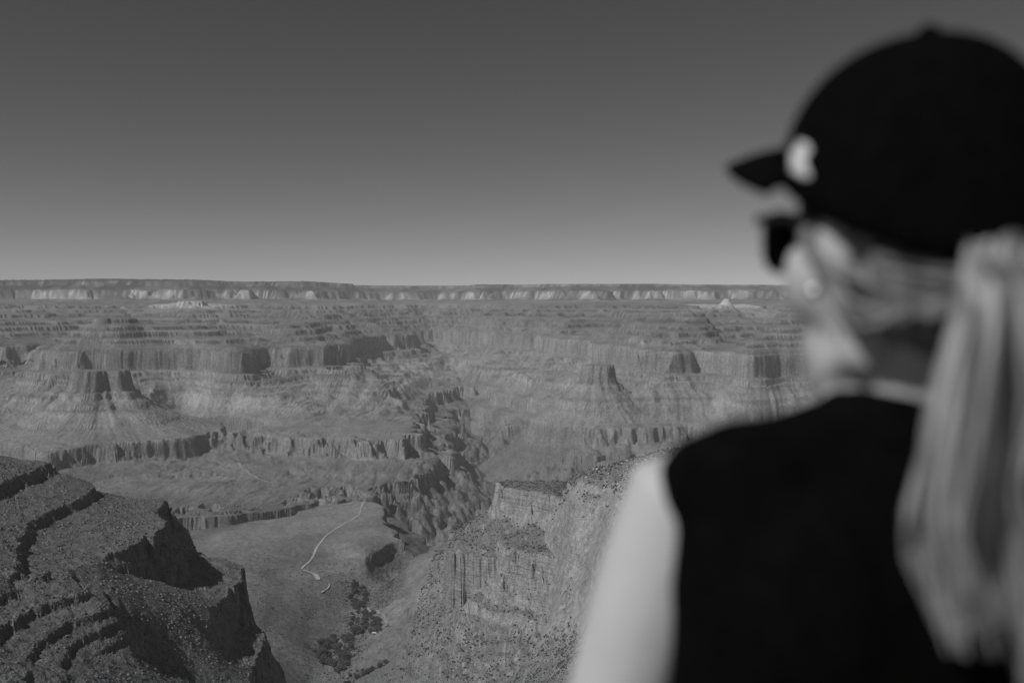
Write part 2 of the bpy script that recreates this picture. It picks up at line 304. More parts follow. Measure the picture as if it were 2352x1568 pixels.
def relief(x, y):
    """height and kind of rock wall (0 slope .. 1 cliff) at plan points"""
    x = np.asarray(x, float); y = np.asarray(y, float)
    d = np.maximum(y, 1.0); u = 1176 + x / d * FPX
    h = base_h(u, d)
    far = sst(6300, 9500, d)
    flat = 1 - .8 * sst(-1040, -960, h) * (1 - sst(-800, -700, h))
    topm = 1 - .85 * sst(330, 345, h)
    wx = x + 260 * pn(x / 1500, y / 1500, 11); wy = y + 260 * pn(x / 1500, y / 1500, 12)
    big = 105 * (np.abs(pn(wx / 1900, wy / 2300, 1)) * 2 - .45) + 60 * pn(wx / 750, wy / 900, 2)
    mid = 27 * (np.abs(pn(wx / 420, wy / 420, 3)) * 2 - .5) + 17 * pn(wx / 190, wy / 190, 4)
    h = h + far * flat * topm * big * (1 - .55 * sst(200, 330, h))
    m1 = sst(5200, 7000, d) * flat * topm
    h = h + m1 * mid
    mz = sst(3600, 5200, d)
    # the gorges
    wob = 70 * pn(x / 420, y / 420, 21) + 45 * (np.abs(pn(x / 210, y / 210, 22)) * 2 - .4) + 18 * (np.abs(pn(x / 90, y / 90, 25)) * 2 - .4)
    g = np.minimum(carve(x, y, RIVER), carve(x, y, SIDE)) + wob * (1.1 - .75 * sst(6800, 9000, d)) + sst(6500, 9000, d) * (150 * pn(x / 900, y / 900, 26) + 60 * pn(x / 330, y / 330, 27))
    g2 = carve(x, y, CREEK) + 18 * pn(x / 110, y / 110, 23) + 8 * pn(x / 45, y / 45, 24)
    h = np.minimum(h, np.minimum(g, g2))
    # smaller forms that break up the ledges
    n1 = pn(x / 120, y / 120, 5); n2 = pn(x / 52, y / 52, 6); n3 = pn(x / 23, y / 23, 7); n4 = pn(x / 9.5, y / 9.5, 8)
    fz = 1 - sst(7000, 9500, d)
    h = h + mz * (13 * n1 + (2.5 + 2.5 * fz) * n2 + (1 + 1.2 * fz) * n3 + (1 + 3 * fz) * cell(x / 70, y / 70, 13) + 1.5 * fz * cell(x / 31, y / 31, 14))
    near = 1 - mz
    n5 = pn(x / 4.3, y / 4.3, 9) * (1 - sst(1300, 1900, d)); n4 = n4 * (1 - .7 * sst(1900, 2600, d))
    hL = near * (4.0 * n1 + 2.0 * n2 + 1.6 * n3 + .8 * n4 + .5 * n5)
    valley = sst(-960, -900, h) * (1 - sst(-860, -800, h))
    h = h + hL * (1 - valley) + valley * near * (1.5 * n1 + .9 * n2 + .4 * n3)
    rightz = near * sst(-330, -150, x) * (1 - sst(3300, 4000, d))
    other = 1 - rightz
    val = other * (1 - sst(3900, 4050, d))
    plat = val * sst(835, 855, u) * sst(3250, 3330, d)
    val = val - plat; other = other - val - plat
    zf = np.interp(h, *T_FAR)
    zr = np.interp(h, *T_RIGHT)
    z = zf * other + np.interp(h, *T_VAL) * val + np.interp(h, *T_PLAT) * plat + zr * rightz
    # gullies on the long slopes above the platform
    sl_m = sst(-850, -800, z) * (1 - sst(-620, -560, z)) * mz
    z = z - sl_m * (16 * (1 - np.abs(pn(wx / 200, wy / 700, 31)) * 2.2) + 8 * (1 - np.abs(pn(wx / 80, wy / 420, 32)) * 2.2) + 2.5 * (1 - np.abs(pn(wx / 38, wy / 150, 39)) * 2.2))
    fan = sst(-1004, -994, z) * (1 - sst(-950, -940, z)) * mz
    z = z - fan * (8 * (1 - np.abs(pn(wx / 120, wy / 420, 34)) * 2.2) + 4 * (1 - np.abs(pn(wx / 45, wy / 200, 35)) * 2.2))
    sl_s = (1 - sst(-1090, -1050, z))
    z = z - sl_s * (30 * (1 - np.abs(pn(x / 170, y / 170, 33)) * 2.2) + 13 * (1 - np.abs(pn(x / 62, y / 75, 40)) * 2.2) + 6 * (1 - np.abs(pn(x / 27, y / 33, 42)) * 2.2))
    # thin ledges
    q = (z + 9 * pn(x / 350, y / 350, 36)) / 17.0
    fr = q - np.floor(q)
    gate = sst(-.1, .35, pn(x / 240, y / 240, 37) + .8 * pn(q * .37, x * 0, 38)) * mz * sst(-1000, -990, z) * (1 - sst(300, 330, z))
    z = z + gate * 17 * (.42 + .2 * sst(7000, 9000, d)) * (sst(0, .2, fr) - fr)
    # free-standing buttes
    b1 = mesa(x, y, (232 - 1176) / FPX * 6700, 6700, -452, 195, 150, ((0, -456), (38, -585), (75, -600), (82, -632), (150, -672), (156, -690), (330, -775), (336, -786), (620, -850), (700, -1150)), 41, notch=(-.75, .33, 105))
    b2 = mesa(x, y, (1374 - 1176) / FPX * 7350, 7350, -450, 105, 120, ((0, -460), (34, -590), (70, -606), (77, -632), (200, -722), (206, -738), (330, -812), (400, -850), (440, -1000)), 44, rough=.12)
    b3 = mesa(x, y, (440 - 1176) / FPX * 13200, 13200, 35, 170, 160, ((0, 20), (40, -60), (420, -190), (430, -215), (800, -280), (3000, -700)), 47)
    b4 = mesa(x, y, (1668 - 1176) / FPX * 13000, 13000, 52, 28, 40, ((0, 52), (90, -70), (110, -85), (330, -190), (338, -215), (800, -300), (3000, -700)), 50, rough=.1)
    b5 = mesa(x, y, (1048 - 1176) / FPX * 3850, 3850, -893, 38, 55, ((0, -893), (18, -935), (60, -958), (300, -1090)), 53)
    for b in (b1, b2, b3, b4, b5): z = np.maximum(z, b)
    # the near ridge on the left
    lz = (d > 600) & (d < 2500) & (u < 760)
    if lz.any(): z[lz] = np.maximum(z[lz], ridge(x[lz], y[lz], n1[lz], n2[lz], n3[lz], n4[lz], n5[lz]))
    # cliffs of the promontory on the right
    rz = (d > 1800) & (d < 3100) & (u > 700) & (u < 1700)
    if rz.any():
        xs, ys = x[rz], y[rz]
        nn = 9 * pn(xs / 60, ys / 60, 81) + 6 * pn(xs / 24, ys / 24, 82) + 3.5 * np.abs(pn(xs / 11, ys / 11, 83)) + 1.5 * pn(xs / 5, ys / 5, 84) + 2 * cell(xs / 17, ys / 17, 85) + 1.5 * cell(xs / 8, ys / 8, 86)
        du = poly_dist(xs, ys, UPPER) + nn; dl_ = poly_dist(xs, ys, LOWER) + nn * 1.3
        zu = np.interp(du, [-60, 0, 5, 7, 12, 16, 22, 130, 170], [-452, -455, -486, -489, -508, -511, -526, -600, -1500])
        zl2 = np.interp(dl_, [-150, -100, -12, 0, 8, 13, 22, 27, 34, 60, 66, 170, 300, 420, 600], [-530, -533, -556, -562, -612, -616, -648, -652, -672, -688, -702, -775, -852, -925, -1500])
        z[rz] = np.maximum(z[rz], np.maximum(zu, zl2))
    # rubble
    lod = np.clip(1.6 - d / 4000, 0.12, 1)
    z = z + (.7 * n3 + .8 * n4 + .7 * n5 * (d < 3000)) * lod * (d > 300) * (1 - .85 * sst(-960, -950, z) * (1 - sst(-860, -820, z)))
    zn = -7 - .47 * d + 2.5 * n3 + n4
    z = np.minimum(z, zn + 1e5 * sst(650, 1000, d)) * sst(60, 250, d) + zn * (1 - sst(60, 250, d))
    cap = np.interp(u, [r[0] for r in RIM], [(695 - r[1]) / FPX * r[2] for r in RIM])
    z = np.where(d > 14000, np.minimum(z, cap + (z - cap) * .1), z)
    z = z + sst(335, 350, z) * (6 * pn(x / 60, y / 160, 61) + 6 * pn(x / 22, y / 60, 62))
    return z

# ------------------------------------------------------------------ terrain mesh: columns by bearing, rows packed where the ground is steep
ucols = np.concatenate([np.linspace(-760, -20, 45, endpoint=False), np.linspace(-20, 2000, 850, endpoint=False), np.linspace(2000, 3000, 50)])
NC = len(ucols)
NR = 1120
cu = ucols[::6]
ld = np.linspace(math.log(2.4), math.log(33000), 2600)
dd_ = np.exp(ld)
Xc = (cu[:, None] - 1176) / FPX * dd_[None]; Yc = np.broadcast_to(dd_[None], Xc.shape)
Zc = relief(Xc, Yc)
dz = np.abs(np.diff(Zc, axis=1)) / dd_[None, :-1]
dl = np.diff(ld)[None]
dens = np.hypot(dz, dl * .42)
k = np.ones(5) / 5
dens = np.apply_along_axis(lambda c: np.convolve(np.pad(c, 2, 'edge'), k, 'valid'), 0, dens)
dens = np.apply_along_axis(lambda c: np.convolve(np.pad(c, 3, 'edge'), np.ones(7) / 7, 'valid'), 1, dens)
dens[:, dd_[:-1] < 700] *= .12
dens[:, dd_[:-1] > 20500] *= .25
dens[:, (dd_[:-1] > 950) & (dd_[:-1] < 2100)] *= 1.35
cum = np.concatenate([np.zeros((len(cu), 1)), np.cumsum(dens, 1)], 1); cum /= cum[:, -1:]
rows = np.stack([np.interp(np.linspace(0, 1, NR), cum[i], ld) for i in range(len(cu))])
rowsF = np.stack([np.interp(ucols, cu, rows[:, j]) for j in range(NR)], 1)
Y = np.exp(rowsF); X = (ucols[:, None] - 1176) / FPX * Y
Z = relief(X, Y)
print('relief', X.shape, Z.min(), Z.max())

# surface normals and rock colours per vertex
def vnormals(X, Y, Z):
    P = np.stack([X, Y, Z], -1)
    a = np.gradient(P, axis=0); b = np.gradient(P, axis=1)
    n = np.cross(a, b); n /= np.linalg.norm(n, axis=-1, keepdims=True) + 1e-12
    return n * np.sign(n[..., 2:3] + 1e-9)
NRM = vnormals(X, Y, Z)
Uv = 1176 + X / Y * FPX
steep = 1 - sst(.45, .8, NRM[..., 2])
def rock(X, Y, Z):
    zz = Z + 7 * pn(X / 300, Y / 300, 71)
    kz = [(-1500, .12), (-1070, .13), (-1060, .13), (-1000, .15), (-948, .17), (-940, .14), (-862, .15), (-856, .185), (-820, .19), (-700, .215), (-610, .20), (-560, .18), (-540, .165), (-392, .165), (-380, .14),
          (-210, .125), (-60, .125), (-20, .13), (45, .15), (62, .28), (188, .31), (195, .12), (270, .10), (285, .22), (335, .20), (346, .055), (600, .045)]
    alb = np.interp(zz, [a for a, b in kz], [b for a, b in kz])
    beds_shade = pn(Z / 9 + .15 * pn(X / 200, Y / 200, 72), X / 2500, 73) * .6 + pn(Z / 3.6, X / 900, 74) * .35 + pn(Z / 23 + .2 * pn(X / 400, Y / 400, 68), X / 4000, 69) * .6
    alb = alb * (1 + (.3 + .25 * sst(6500, 9000, Y)) * beds_shade * np.where(steep > .2, 1, .8) * (1 - .7 * sst(-870, -850, Z) * (1 - sst(-830, -800, Z))))  # bedding tones, stronger far off where they stand in for shadows under ledges
    alb = alb * (1 + .22 * pn(X / 260, Y / 260, 75) + .16 * pn(X / 70, Y / 70, 76))
    # thin dark sandstone ledges, their shadow lines painted in too, between paler slopes
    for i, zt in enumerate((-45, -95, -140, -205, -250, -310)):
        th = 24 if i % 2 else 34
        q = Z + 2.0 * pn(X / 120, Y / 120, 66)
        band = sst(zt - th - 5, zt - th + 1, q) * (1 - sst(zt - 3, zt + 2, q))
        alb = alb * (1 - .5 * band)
    for zt, th in ((-562, 28), (-603, 19), (-690, 16)):
        band = sst(zt - th - 3, zt - th + 1, Z) * (1 - sst(zt - 2, zt + 2, Z)); alb = alb * (1 - .28 * band)
    alb = np.where((Z < -15) & (Z > -345), alb * 1.22, alb)
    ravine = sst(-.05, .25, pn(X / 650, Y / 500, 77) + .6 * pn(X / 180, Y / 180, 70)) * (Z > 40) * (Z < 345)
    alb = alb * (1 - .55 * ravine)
    for px, d0, r0 in ((440, 13200, 900), (1668, 13000, 700)):
        rr = np.hypot(X - (px - 1176) / FPX * d0, Y - d0)
        alb = np.where((rr < r0) & (Z > -230), np.maximum(alb, np.where(Z > -70, .36, .2)), alb)
    return alb
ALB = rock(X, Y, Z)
d_ = Y
nearw = 1 - sst(3600, 5000, d_)
leftw = nearw * (1 - sst(-330, -150, X)) * (1 - sst(2200, 2600, d_))
rightw = nearw * sst(-250, -100, X) * (1 - sst(3300, 4000, d_)) * sst(-900, -830, Z)
loc = 1 + .1 * pn(X / 40, Y / 40, 78) + .14 * pn(X / 7, Y / 7, 79)
ALB = ALB * (1 - leftw) + leftw * .125 * loc * (1 + .3 * steep)
ALB = ALB * (1 - rightw) + rightw * (.158 + .15 * steep) * loc
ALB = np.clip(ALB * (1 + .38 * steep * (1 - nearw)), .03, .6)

# ------------------------------------------------------------------ materials
def new_mat(name):
    m = bpy.data.materials.new(name); m.use_nodes = True
    return m, m.node_tree.nodes, m.node_tree.links, m.node_tree.nodes['Principled BSDF']
def grey(name, v, rough=.8, noise=None, amount=.2, spec=.3, bump=0):
    m, N, L, b = new_mat(name)
    b.inputs['Roughness'].default_value = rough; b.inputs['Specular IOR Level'].default_value = spec
    if noise:
        tc = N.new('ShaderNodeTexCoord'); n = N.new('ShaderNodeTexNoise'); n.inputs['Scale'].default_value = noise; n.inputs['Detail'].default_value = 4
        r = N.new('ShaderNodeMapRange'); r.inputs['From Min'].default_value = .3; r.inputs['From Max'].default_value = .7
        r.inputs['To Min'].default_value = v * (1 - amount); r.inputs['To Max'].default_value = v * (1 + amount)
        L.new(tc.outputs['Object'], n.inputs['Vector']); L.new(n.outputs['Fac'], r.inputs['Value']); L.new(r.outputs['Result'], b.inputs['Base Color'])
        if bump:
            bp = N.new('ShaderNodeBump'); bp.inputs['Distance'].default_value = bump; L.new(n.outputs['Fac'], bp.inputs['Height']); L.new(bp.outputs[0], b.inputs['Normal'])
    else:
        b.inputs['Base Color'].default_value = (v, v, v, 1)
    return m

def rock_mat():
    m, N, L, b = new_mat('layered_rock')
    b.inputs['Roughness'].default_value = .95; b.inputs['Specular IOR Level'].default_value = .1
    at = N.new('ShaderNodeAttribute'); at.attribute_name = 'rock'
    ge = N.new('ShaderNodeNewGeometry')
    def noise(sx, sy, sz, detail, rough=.6):
        mp = N.new('ShaderNodeMapping'); mp.inputs['Scale'].default_value = (sx, sy, sz)
        n = N.new('ShaderNodeTexNoise'); n.inputs['Scale'].default_value = 1; n.inputs['Detail'].default_value = detail; n.inputs['Roughness'].default_value = rough
        L.new(ge.outputs['Position'], mp.inputs['Vector']); L.new(mp.outputs[0], n.inputs['Vector']); return n
    speck = noise(.35, .35, .35, 3)
    blot = noise(.06, .06, .06, 4)
    flute = noise(.05, .05, .012, 5, .7)
    mr = N.new('ShaderNodeMapRange'); mr.inputs['From Min'].default_value = .3; mr.inputs['From Max'].default_value = .7; mr.inputs['To Min'].default_value = .6; mr.inputs['To Max'].default_value = 1.4
    L.new(speck.outputs['Fac'], mr.inputs['Value'])
    m2 = N.new('ShaderNodeMapRange'); m2.inputs['From Min'].default_value = .3; m2.inputs['From Max'].default_value = .7; m2.inputs['To Min'].default_value = .7; m2.inputs['To Max'].default_value = 1.3
    L.new(blot.outputs['Fac'], m2.inputs['Value'])
    a = N.new('ShaderNodeMath'); a.operation = 'MULTIPLY'; L.new(mr.outputs[0], a.inputs[0]); L.new(m2.outputs[0], a.inputs[1])
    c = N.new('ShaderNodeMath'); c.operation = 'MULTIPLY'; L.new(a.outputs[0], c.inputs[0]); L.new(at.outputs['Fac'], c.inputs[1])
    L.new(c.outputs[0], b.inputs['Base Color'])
    # joints run down the steep faces only, rubble everywhere
    sx = N.new('ShaderNodeSeparateXYZ'); L.new(ge.outputs['Normal'], sx.inputs[0])
    stp = N.new('ShaderNodeMapRange'); stp.inputs['From Min'].default_value = .62; stp.inputs['From Max'].default_value = .35; L.new(sx.outputs['Z'], stp.inputs['Value'])
    fl = N.new('ShaderNodeMath'); fl.operation = 'MULTIPLY'; L.new(flute.outputs['Fac'], fl.inputs[0]); L.new(stp.outputs[0], fl.inputs[1])
    bed = noise(.004, .004, .22, 4, .75)
    fb = N.new('ShaderNodeMath'); fb.operation = 'MULTIPLY_ADD'; L.new(bed.outputs['Fac'], fb.inputs[0]); L.new(stp.outputs[0], fb.inputs[1]); L.new(fl.outputs[0], fb.inputs[2]); fl = fb
    b1 = N.new('ShaderNodeBump'); b1.inputs['Distance'].default_value = 14; b1.inputs['Strength'].default_value = .6; L.new(fl.outputs[0], b1.inputs['Height'])
    b2 = N.new('ShaderNodeBump'); b2.inputs['Distance'].default_value = 5; b2.inputs['Strength'].default_value = .6; L.new(blot.outputs['Fac'], b2.inputs['Height']); L.new(b1.outputs[0], b2.inputs['Normal'])
    b3 = N.new('ShaderNodeBump'); b3.inputs['Distance'].default_value = 2.2; b3.inputs['Strength'].default_value = .9; L.new(speck.outputs['Fac'], b3.inputs['Height']); L.new(b2.outputs[0], b3.inputs['Normal'])
    L.new(b3.outputs[0], b.inputs['Normal'])
    return m
ROCK = rock_mat()

# ------------------------------------------------------------------ the terrain as pieces of the setting
ii, jj = np.meshgrid(np.arange(NC - 1), np.arange(NR - 1), indexing='ij')
Q = np.stack([ii * NR + jj, (ii + 1) * NR + jj, (ii + 1) * NR + jj + 1, ii * NR + jj + 1], -1).reshape(-1, 4)
def mid(A): return (.25 * (A[:-1, :-1] + A[1:, :-1] + A[1:, 1:] + A[:-1, 1:])).ravel()
fX, fY, fZ = mid(X), mid(Y), mid(Z)
fU = 1176 + fX / fY * FPX
reg = np.full(len(Q), 0)                                              # 0 canyon platforms and gorges
reg[(fY > 7600)] = 1                                                  # far wall
reg[(fY < 2350) & (fX < -250)] = 2                                    # near ridge
reg[(fY < 3600) & (fX > -250) & (fZ > -905)] = 3                      # right slope
b1c = ((232 - 1176) / FPX * 6700, 6700); b2c = ((1374 - 1176) / FPX * 7350, 7350)
reg[(np.hypot(fX - b1c[0], fY - b1c[1]) < 620) & (fZ > -840)] = 4
reg[(np.hypot(fX - b2c[0], fY - b2c[1]) < 560) & (fZ > -840)] = 5
reg[(fY < 4400) & (reg == 0) & (fZ > -1000)] = 6                      # valley with the trail
names = {0: ('canyon_terrain', 'layered platforms and dark inner gorge of the canyon below the far wall'),
         1: ('far_canyon_wall', 'far canyon wall of stacked ledges with a pale cliff band under a flat forested rim'),
         2: ('near_ridge', 'dark rocky near ridge with stepped ledges and black shadowed cliffs on the left'),
         3: ('cliff_slope', 'sunlit shrub dotted slope with pale broken cliffs beside the bare arm'),
         4: ('butte', 'flat topped butte with a black shadowed hollow in its cliff, on the left'),
         5: ('butte', 'smaller pale flat topped butte with fluted cliff left of the black shoulder'),
         6: ('valley_plateau', 'smooth grey plateau and valley floor carrying the pale trail and the trees')}
PV = np.stack([X, Y, Z], -1).reshape(-1, 3); NV = NRM.reshape(-1, 3); AV = ALB.ravel()
for r, (nm, lab) in names.items():
    q = Q[reg == r]
    used, inv = np.unique(q, return_inverse=True)
    q = inv.reshape(-1, 4).astype(np.int32)
    me = bpy.data.meshes.new(nm)
    me.vertices.add(len(used)); me.vertices.foreach_set('co', PV[used].astype(F32).ravel())
    me.loops.add(q.size); me.loops.foreach_set('vertex_index', q.ravel())
    me.polygons.add(len(q)); me.polygons.foreach_set('loop_start', np.arange(0, q.size, 4, dtype=np.int32))
    me.polygons.foreach_set('use_smooth', np.ones(len(q), bool))
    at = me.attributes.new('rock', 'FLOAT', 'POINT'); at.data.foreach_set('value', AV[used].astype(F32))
    me.update(calc_edges=True); me.validate()
    me.normals_split_custom_set_from_vertices(NV[used].astype(F32))
    me.materials.append(ROCK)
    o = bpy.data.objects.new(nm, me); COL.objects.link(o)
    tag(o, lab, None, None, 'structure')

# ------------------------------------------------------------------ mesh helpers for the things
def mesh_obj(name, verts, faces, mat, parent=None, smooth=False):
    me = bpy.data.meshes.new(name); me.from_pydata([tuple(v) for v in verts], [], faces); me.update()
    if smooth: me.polygons.foreach_set('use_smooth', np.ones(len(me.polygons), bool))
    me.materials.append(mat)
    o = bpy.data.objects.new(name, me); COL.objects.link(o)
    if parent: o.parent = parent
    return o

def big_mesh(name, V, Fc, mat, attr=None, smooth=False):
    """triangle soup object from arrays"""
    me = bpy.data.meshes.new(name)
    me.vertices.add(len(V)); me.vertices.foreach_set('co', V.astype(F32).ravel())
    k = Fc.shape[1]
    me.loops.add(Fc.size); me.loops.foreach_set('vertex_index', Fc.astype(np.int32).ravel())
    me.polygons.add(len(Fc)); me.polygons.foreach_set('loop_start', np.arange(0, Fc.size, k, dtype=np.int32))
    if smooth: me.polygons.foreach_set('use_smooth', np.ones(len(Fc), bool))
    me.update(calc_edges=True)
    me.materials.append(mat)
    o = bpy.data.objects.new(name, me); COL.objects.link(o)
    return o

def ico(sub):
    bm = bmesh.new(); bmesh.ops.create_icosphere(bm, subdivisions=sub, radius=1)
    V = np.array([v.co[:] for v in bm.verts]); Fc = np.array([[v.index for v in f.verts] for f in bm.faces]); bm.free()
    return V, Fc

# where the camera's side of the relief is open to view (used to spread plants and stones where they show)
slope_ = Z / Y
run = np.maximum.accumulate(slope_, axis=1)
VIS = slope_ >= run - 2e-4
Vv = 695 - slope_ * FPX
area = np.abs(np.gradient(X, axis=0) * np.gradient(Y, axis=1))
def hit(u, v, lo=700, hi=15000, n=6000):
    """first ground point met by the line of sight through (u,v)"""
    a, f, k = ray(u, v)
    d = np.exp(np.linspace(math.log(lo), math.log(hi), n))
    x = a / f * d; z = relief(x, d)
    i = int(np.argmax(z >= k / f * d))
    return x[i], d[i]
def zat(x, y):
    return relief(np.atleast_1d(np.asarray(x, float)), np.atleast_1d(np.asarray(y, float)))

# ------------------------------------------------------------------ trail and washes, laid on the ground
def strip(name, pix, width, mat, label, lift=1.2, jitter=.25):
    P = np.array([hit(u, v) for u, v in pix])
    t = np.concatenate([[0], np.cumsum(np.hypot(*np.diff(P, axis=0).T))])
    n = max(4, int(t[-1] / 9)); tt = np.linspace(0, t[-1], n)
    x = np.interp(tt, t, P[:, 0]); y = np.interp(tt, t, P[:, 1])
    x = np.convolve(np.pad(x, 3, 'edge'), np.ones(7) / 7, 'valid'); y = np.convolve(np.pad(y, 3, 'edge'), np.ones(7) / 7, 'valid')
    dx, dy = np.gradient(x), np.gradient(y); l = np.hypot(dx, dy) + 1e-6
    w = (np.interp(tt, t, width) if np.ndim(width) else np.full(n, width)) * .5 * (1 + jitter * rng.standard_normal(n))
    lx, ly, rx, ry = x - dy / l * w, y + dx / l * w, x + dy / l * w, y - dx / l * w
    zl, zc, zr = zat(lx, ly), zat(x, y), zat(rx, ry)
    zz = np.maximum(np.maximum(zl, zr), zc); zz = np.convolve(np.pad(zz, 2, 'edge'), np.ones(5) / 5, 'valid')
    V = []; Fc = []
    for i in range(n): V += [(lx[i], ly[i], max(zl[i], zz[i]) + lift), (rx[i], ry[i], max(zr[i], zz[i]) + lift)]
    for i in range(n - 1): Fc.append((2 * i, 2 * i + 1, 2 * i + 3, 2 * i + 2))
    o = mesh_obj(name, V, Fc, mat); tag(o, label, None, None, 'structure')
    return o
DUST = grey('trail_dust', .34, .95, .03, .2)
WASH = grey('wash_gravel', .26, .95, .04, .25)
strip('trail', [(838, 1152), (829, 1166), (825, 1184), (811, 1191), (788, 1204), (768, 1216), (746, 1232), (738, 1244), (727, 1258), (721, 1274), (712, 1290), (699, 1298), (692, 1308)], 7.8, DUST,
      'pale dirt trail winding over the plateau to its far tip')
strip('trail', [(692, 1308), (705, 1312), (721, 1315), (727, 1322), (733, 1335)], [9, 7, 7, 14, 20, 22][:5], DUST, 'short pale trail bend broadening below the long plateau trail')
strip('trail', [(753, 1336), (761, 1347), (746, 1355), (735, 1364)], 5, DUST, 'thin pale hairpin of trail above the dark trees')
strip('trail', [(640, 1194), (668, 1188), (690, 1183), (726, 1174), (758, 1171), (780, 1164), (830, 1152)], 5, WASH, 'faint trail along the far edge of the plateau')
strip('dry_wash', [(548, 1062), (560, 1080), (585, 1094), (600, 1102), (626, 1110)], 16, WASH, 'pale dry wash threading the lower bench beyond the ridge')
strip('dry_wash', [(845, 1395), (870, 1412), (890, 1428), (884, 1442)], 9, WASH, 'pale gravel bank curving beside the trees')

# ------------------------------------------------------------------ trees of the oasis
BARK = grey('bark', .10, .9, 1.5, .3)
LEAF = grey('leaf', .075, .7, .5, .45)
PINE = grey('shrub_leaf', .05, .8, .6, .4)
def tree_mesh(seed, h=13.0, r=7.5):
    R = np.random.default_rng(seed)
    V = []; Fc = []; mi = []
    def tube(p0, p1, r0, r1, n=6):
        b = len(V); a = Vector(p1) - Vector(p0); q = a.to_track_quat('Z', 'Y')
        for p, rr in ((p0, r0), (p1, r1)):
            for k in range(n): V.append(tuple(Vector(p) + q @ Vector((rr * math.cos(k * 6.283 / n), rr * math.sin(k * 6.283 / n), 0))))
        for k in range(n): Fc.append((b + k, b + (k + 1) % n, b + n + (k + 1) % n, b + n + k)); mi.append(0)
    tube((0, 0, -1.5), (0, 0, h * .38), .55, .4); top = (0, 0, h * .38)
    for k in range(5):
        a = k * 1.257 + R.random(); q = (math.cos(a) * r * .5, math.sin(a) * r * .5, h * (.6 + .2 * R.random())); tube(top, q, .3, .12, 5)
    n = 0
    while n < 190:                                  # leaf clumps through an uneven crown
        p = R.uniform(-1, 1, 3)
        rr = np.linalg.norm(p)
        a = math.atan2(p[1], p[0])
        if rr > .95 + .2 * math.sin(3 * a + seed) * math.cos(4 * p[2] + seed) or rr < .35: continue
        c = np.array([p[0] * r, p[1] * r, h * .62 + p[2] * h * .40])
        s_ = r * R.uniform(.13, .26)
        d1 = R.standard_normal(3); d1 /= np.linalg.norm(d1); d2 = np.cross(d1, R.standard_normal(3)); d2 /= np.linalg.norm(d2); d3 = np.cross(d1, d2)
        b = len(V)
        for q in (d1, -d1 * .8, d2, d3): V.append(tuple(c + q * s_))
        for f in ((0, 2, 3), (0, 3, 1), (1, 3, 2), (0, 1, 2)): Fc.append(tuple(b + i for i in f)); mi.append(1)
        n += 1
    me = bpy.data.meshes.new('cottonwood_tree'); me.from_pydata(V, [], Fc); me.update()
    me.materials.append(BARK); me.materials.append(LEAF); me.polygons.foreach_set('material_index', mi)
    return me
TREES = [tree_mesh(s_) for s_ in range(5)]
def in_poly(px, py, P):
    c = False
    for i in range(len(P)):
        (x1, y1), (x2, y2) = P[i - 1], P[i]
        if (y1 > py) != (y2 > py) and px < (x2 - x1) * (py - y1) / (y2 - y1) + x1: c = not c
    return c
# outlines of the groves, as bearings and depressions that are then followed down to the ground
GROVE = [([(800, 1345), (816, 1338), (830, 1346), (848, 1358), (850, 1376), (838, 1392), (806, 1392), (792, 1380), (812, 1366)], 34, 'leafy tree in the narrow upper end of the dark grove'),
         ([(812, 1392), (846, 1392), (870, 1424), (878, 1450), (850, 1456), (812, 1462), (800, 1440), (806, 1412)], 56, 'leafy tree in the middle of the dark grove along the wash'),
         ([(735, 1478), (766, 1466), (808, 1464), (812, 1490), (800, 1505), (812, 1535), (770, 1544), (738, 1526), (722, 1498)], 84, 'leafy tree in the broad lower clump of the dark grove'),
         ([(770, 1545), (830, 1540), (880, 1560), (900, 1590), (800, 1590)], 24, 'small leafy tree scattered along the bottom edge below the grove')]
ti = 0
for P, n, lab in GROVE:
    us = [p[0] for p in P]; vs_ = [p[1] for p in P]; made = 0; spots = []
    while made < n:
        u, v = random.uniform(min(us), max(us)), random.uniform(min(vs_), max(vs_))
        if not in_poly(u, v, P): continue
        if any(abs(u - a) + 1.6 * abs(v - b) < 3.2 for a, b in spots): 
            if random.random() < .9: continue
        spots.append((u, v)); x, y = hit(u, v, 2250, 3700, 700)
        o = bpy.data.objects.new('cottonwood_tree', TREES[ti % 5]); ti += 1
        o.location = (x, y, zat(x, y)[0]); k = random.uniform(.75, 1.25) * (.7 if n == 24 else 1)
        o.scale = (k * random.uniform(.7, 1.25), k * random.uniform(.7, 1.25), k * random.uniform(.75, 1.2)); o.rotation_euler = (0, 0, random.uniform(0, 6.28))
        COL.objects.link(o); tag(o, lab, 'tree', lab.replace('leafy tree', 'leafy trees')); made += 1

# ------------------------------------------------------------------ shrubs and stones
def spread(mask, n, soft=False):
    idx = np.flatnonzero((mask & VIS).ravel())
    px_, py_ = X.ravel()[idx], Y.ravel()[idx]
    wgt = area.ravel()[idx] / np.maximum(NRM[..., 2].ravel()[idx], .3) ** 2 * (.45 + sst(-.2, .5, pn(px_ / 75, py_ / 75, 95) + .6 * pn(px_ / 28, py_ / 28, 96))) * (.15 + .85 * np.clip((-862 - Z.ravel()[idx]) / 40, 0, 1) if soft else 1)
    pick = rng.choice(idx, n, replace=True, p=wgt / wgt.sum())
    i, j = np.unravel_index(pick, X.shape)
    i = np.clip(i, 1, NC - 2); j = np.clip(j, 1, NR - 2)
    x = X[i, j] + rng.uniform(-.5, .5, n) * (X[i + 1, j] - X[i - 1, j]) * .5; y = Y[i, j] + rng.uniform(-.5, .5, n) * (Y[i, j + 1] - Y[i, j - 1]) * .5
    return x, y
UVg = Uv; shown = (UVg > -40) & (UVg < 2000) & (Vv < 1610) & (NRM[..., 2] > .58)
zoneL = shown & (Y < 2300) & (X < -250)
zoneR = shown & (Y < 3300) & (X > -250) & (Z > -890)
zoneV = shown & (Y > 2300) & (Y < 3600) & (Z < -862) & (Z > -990)
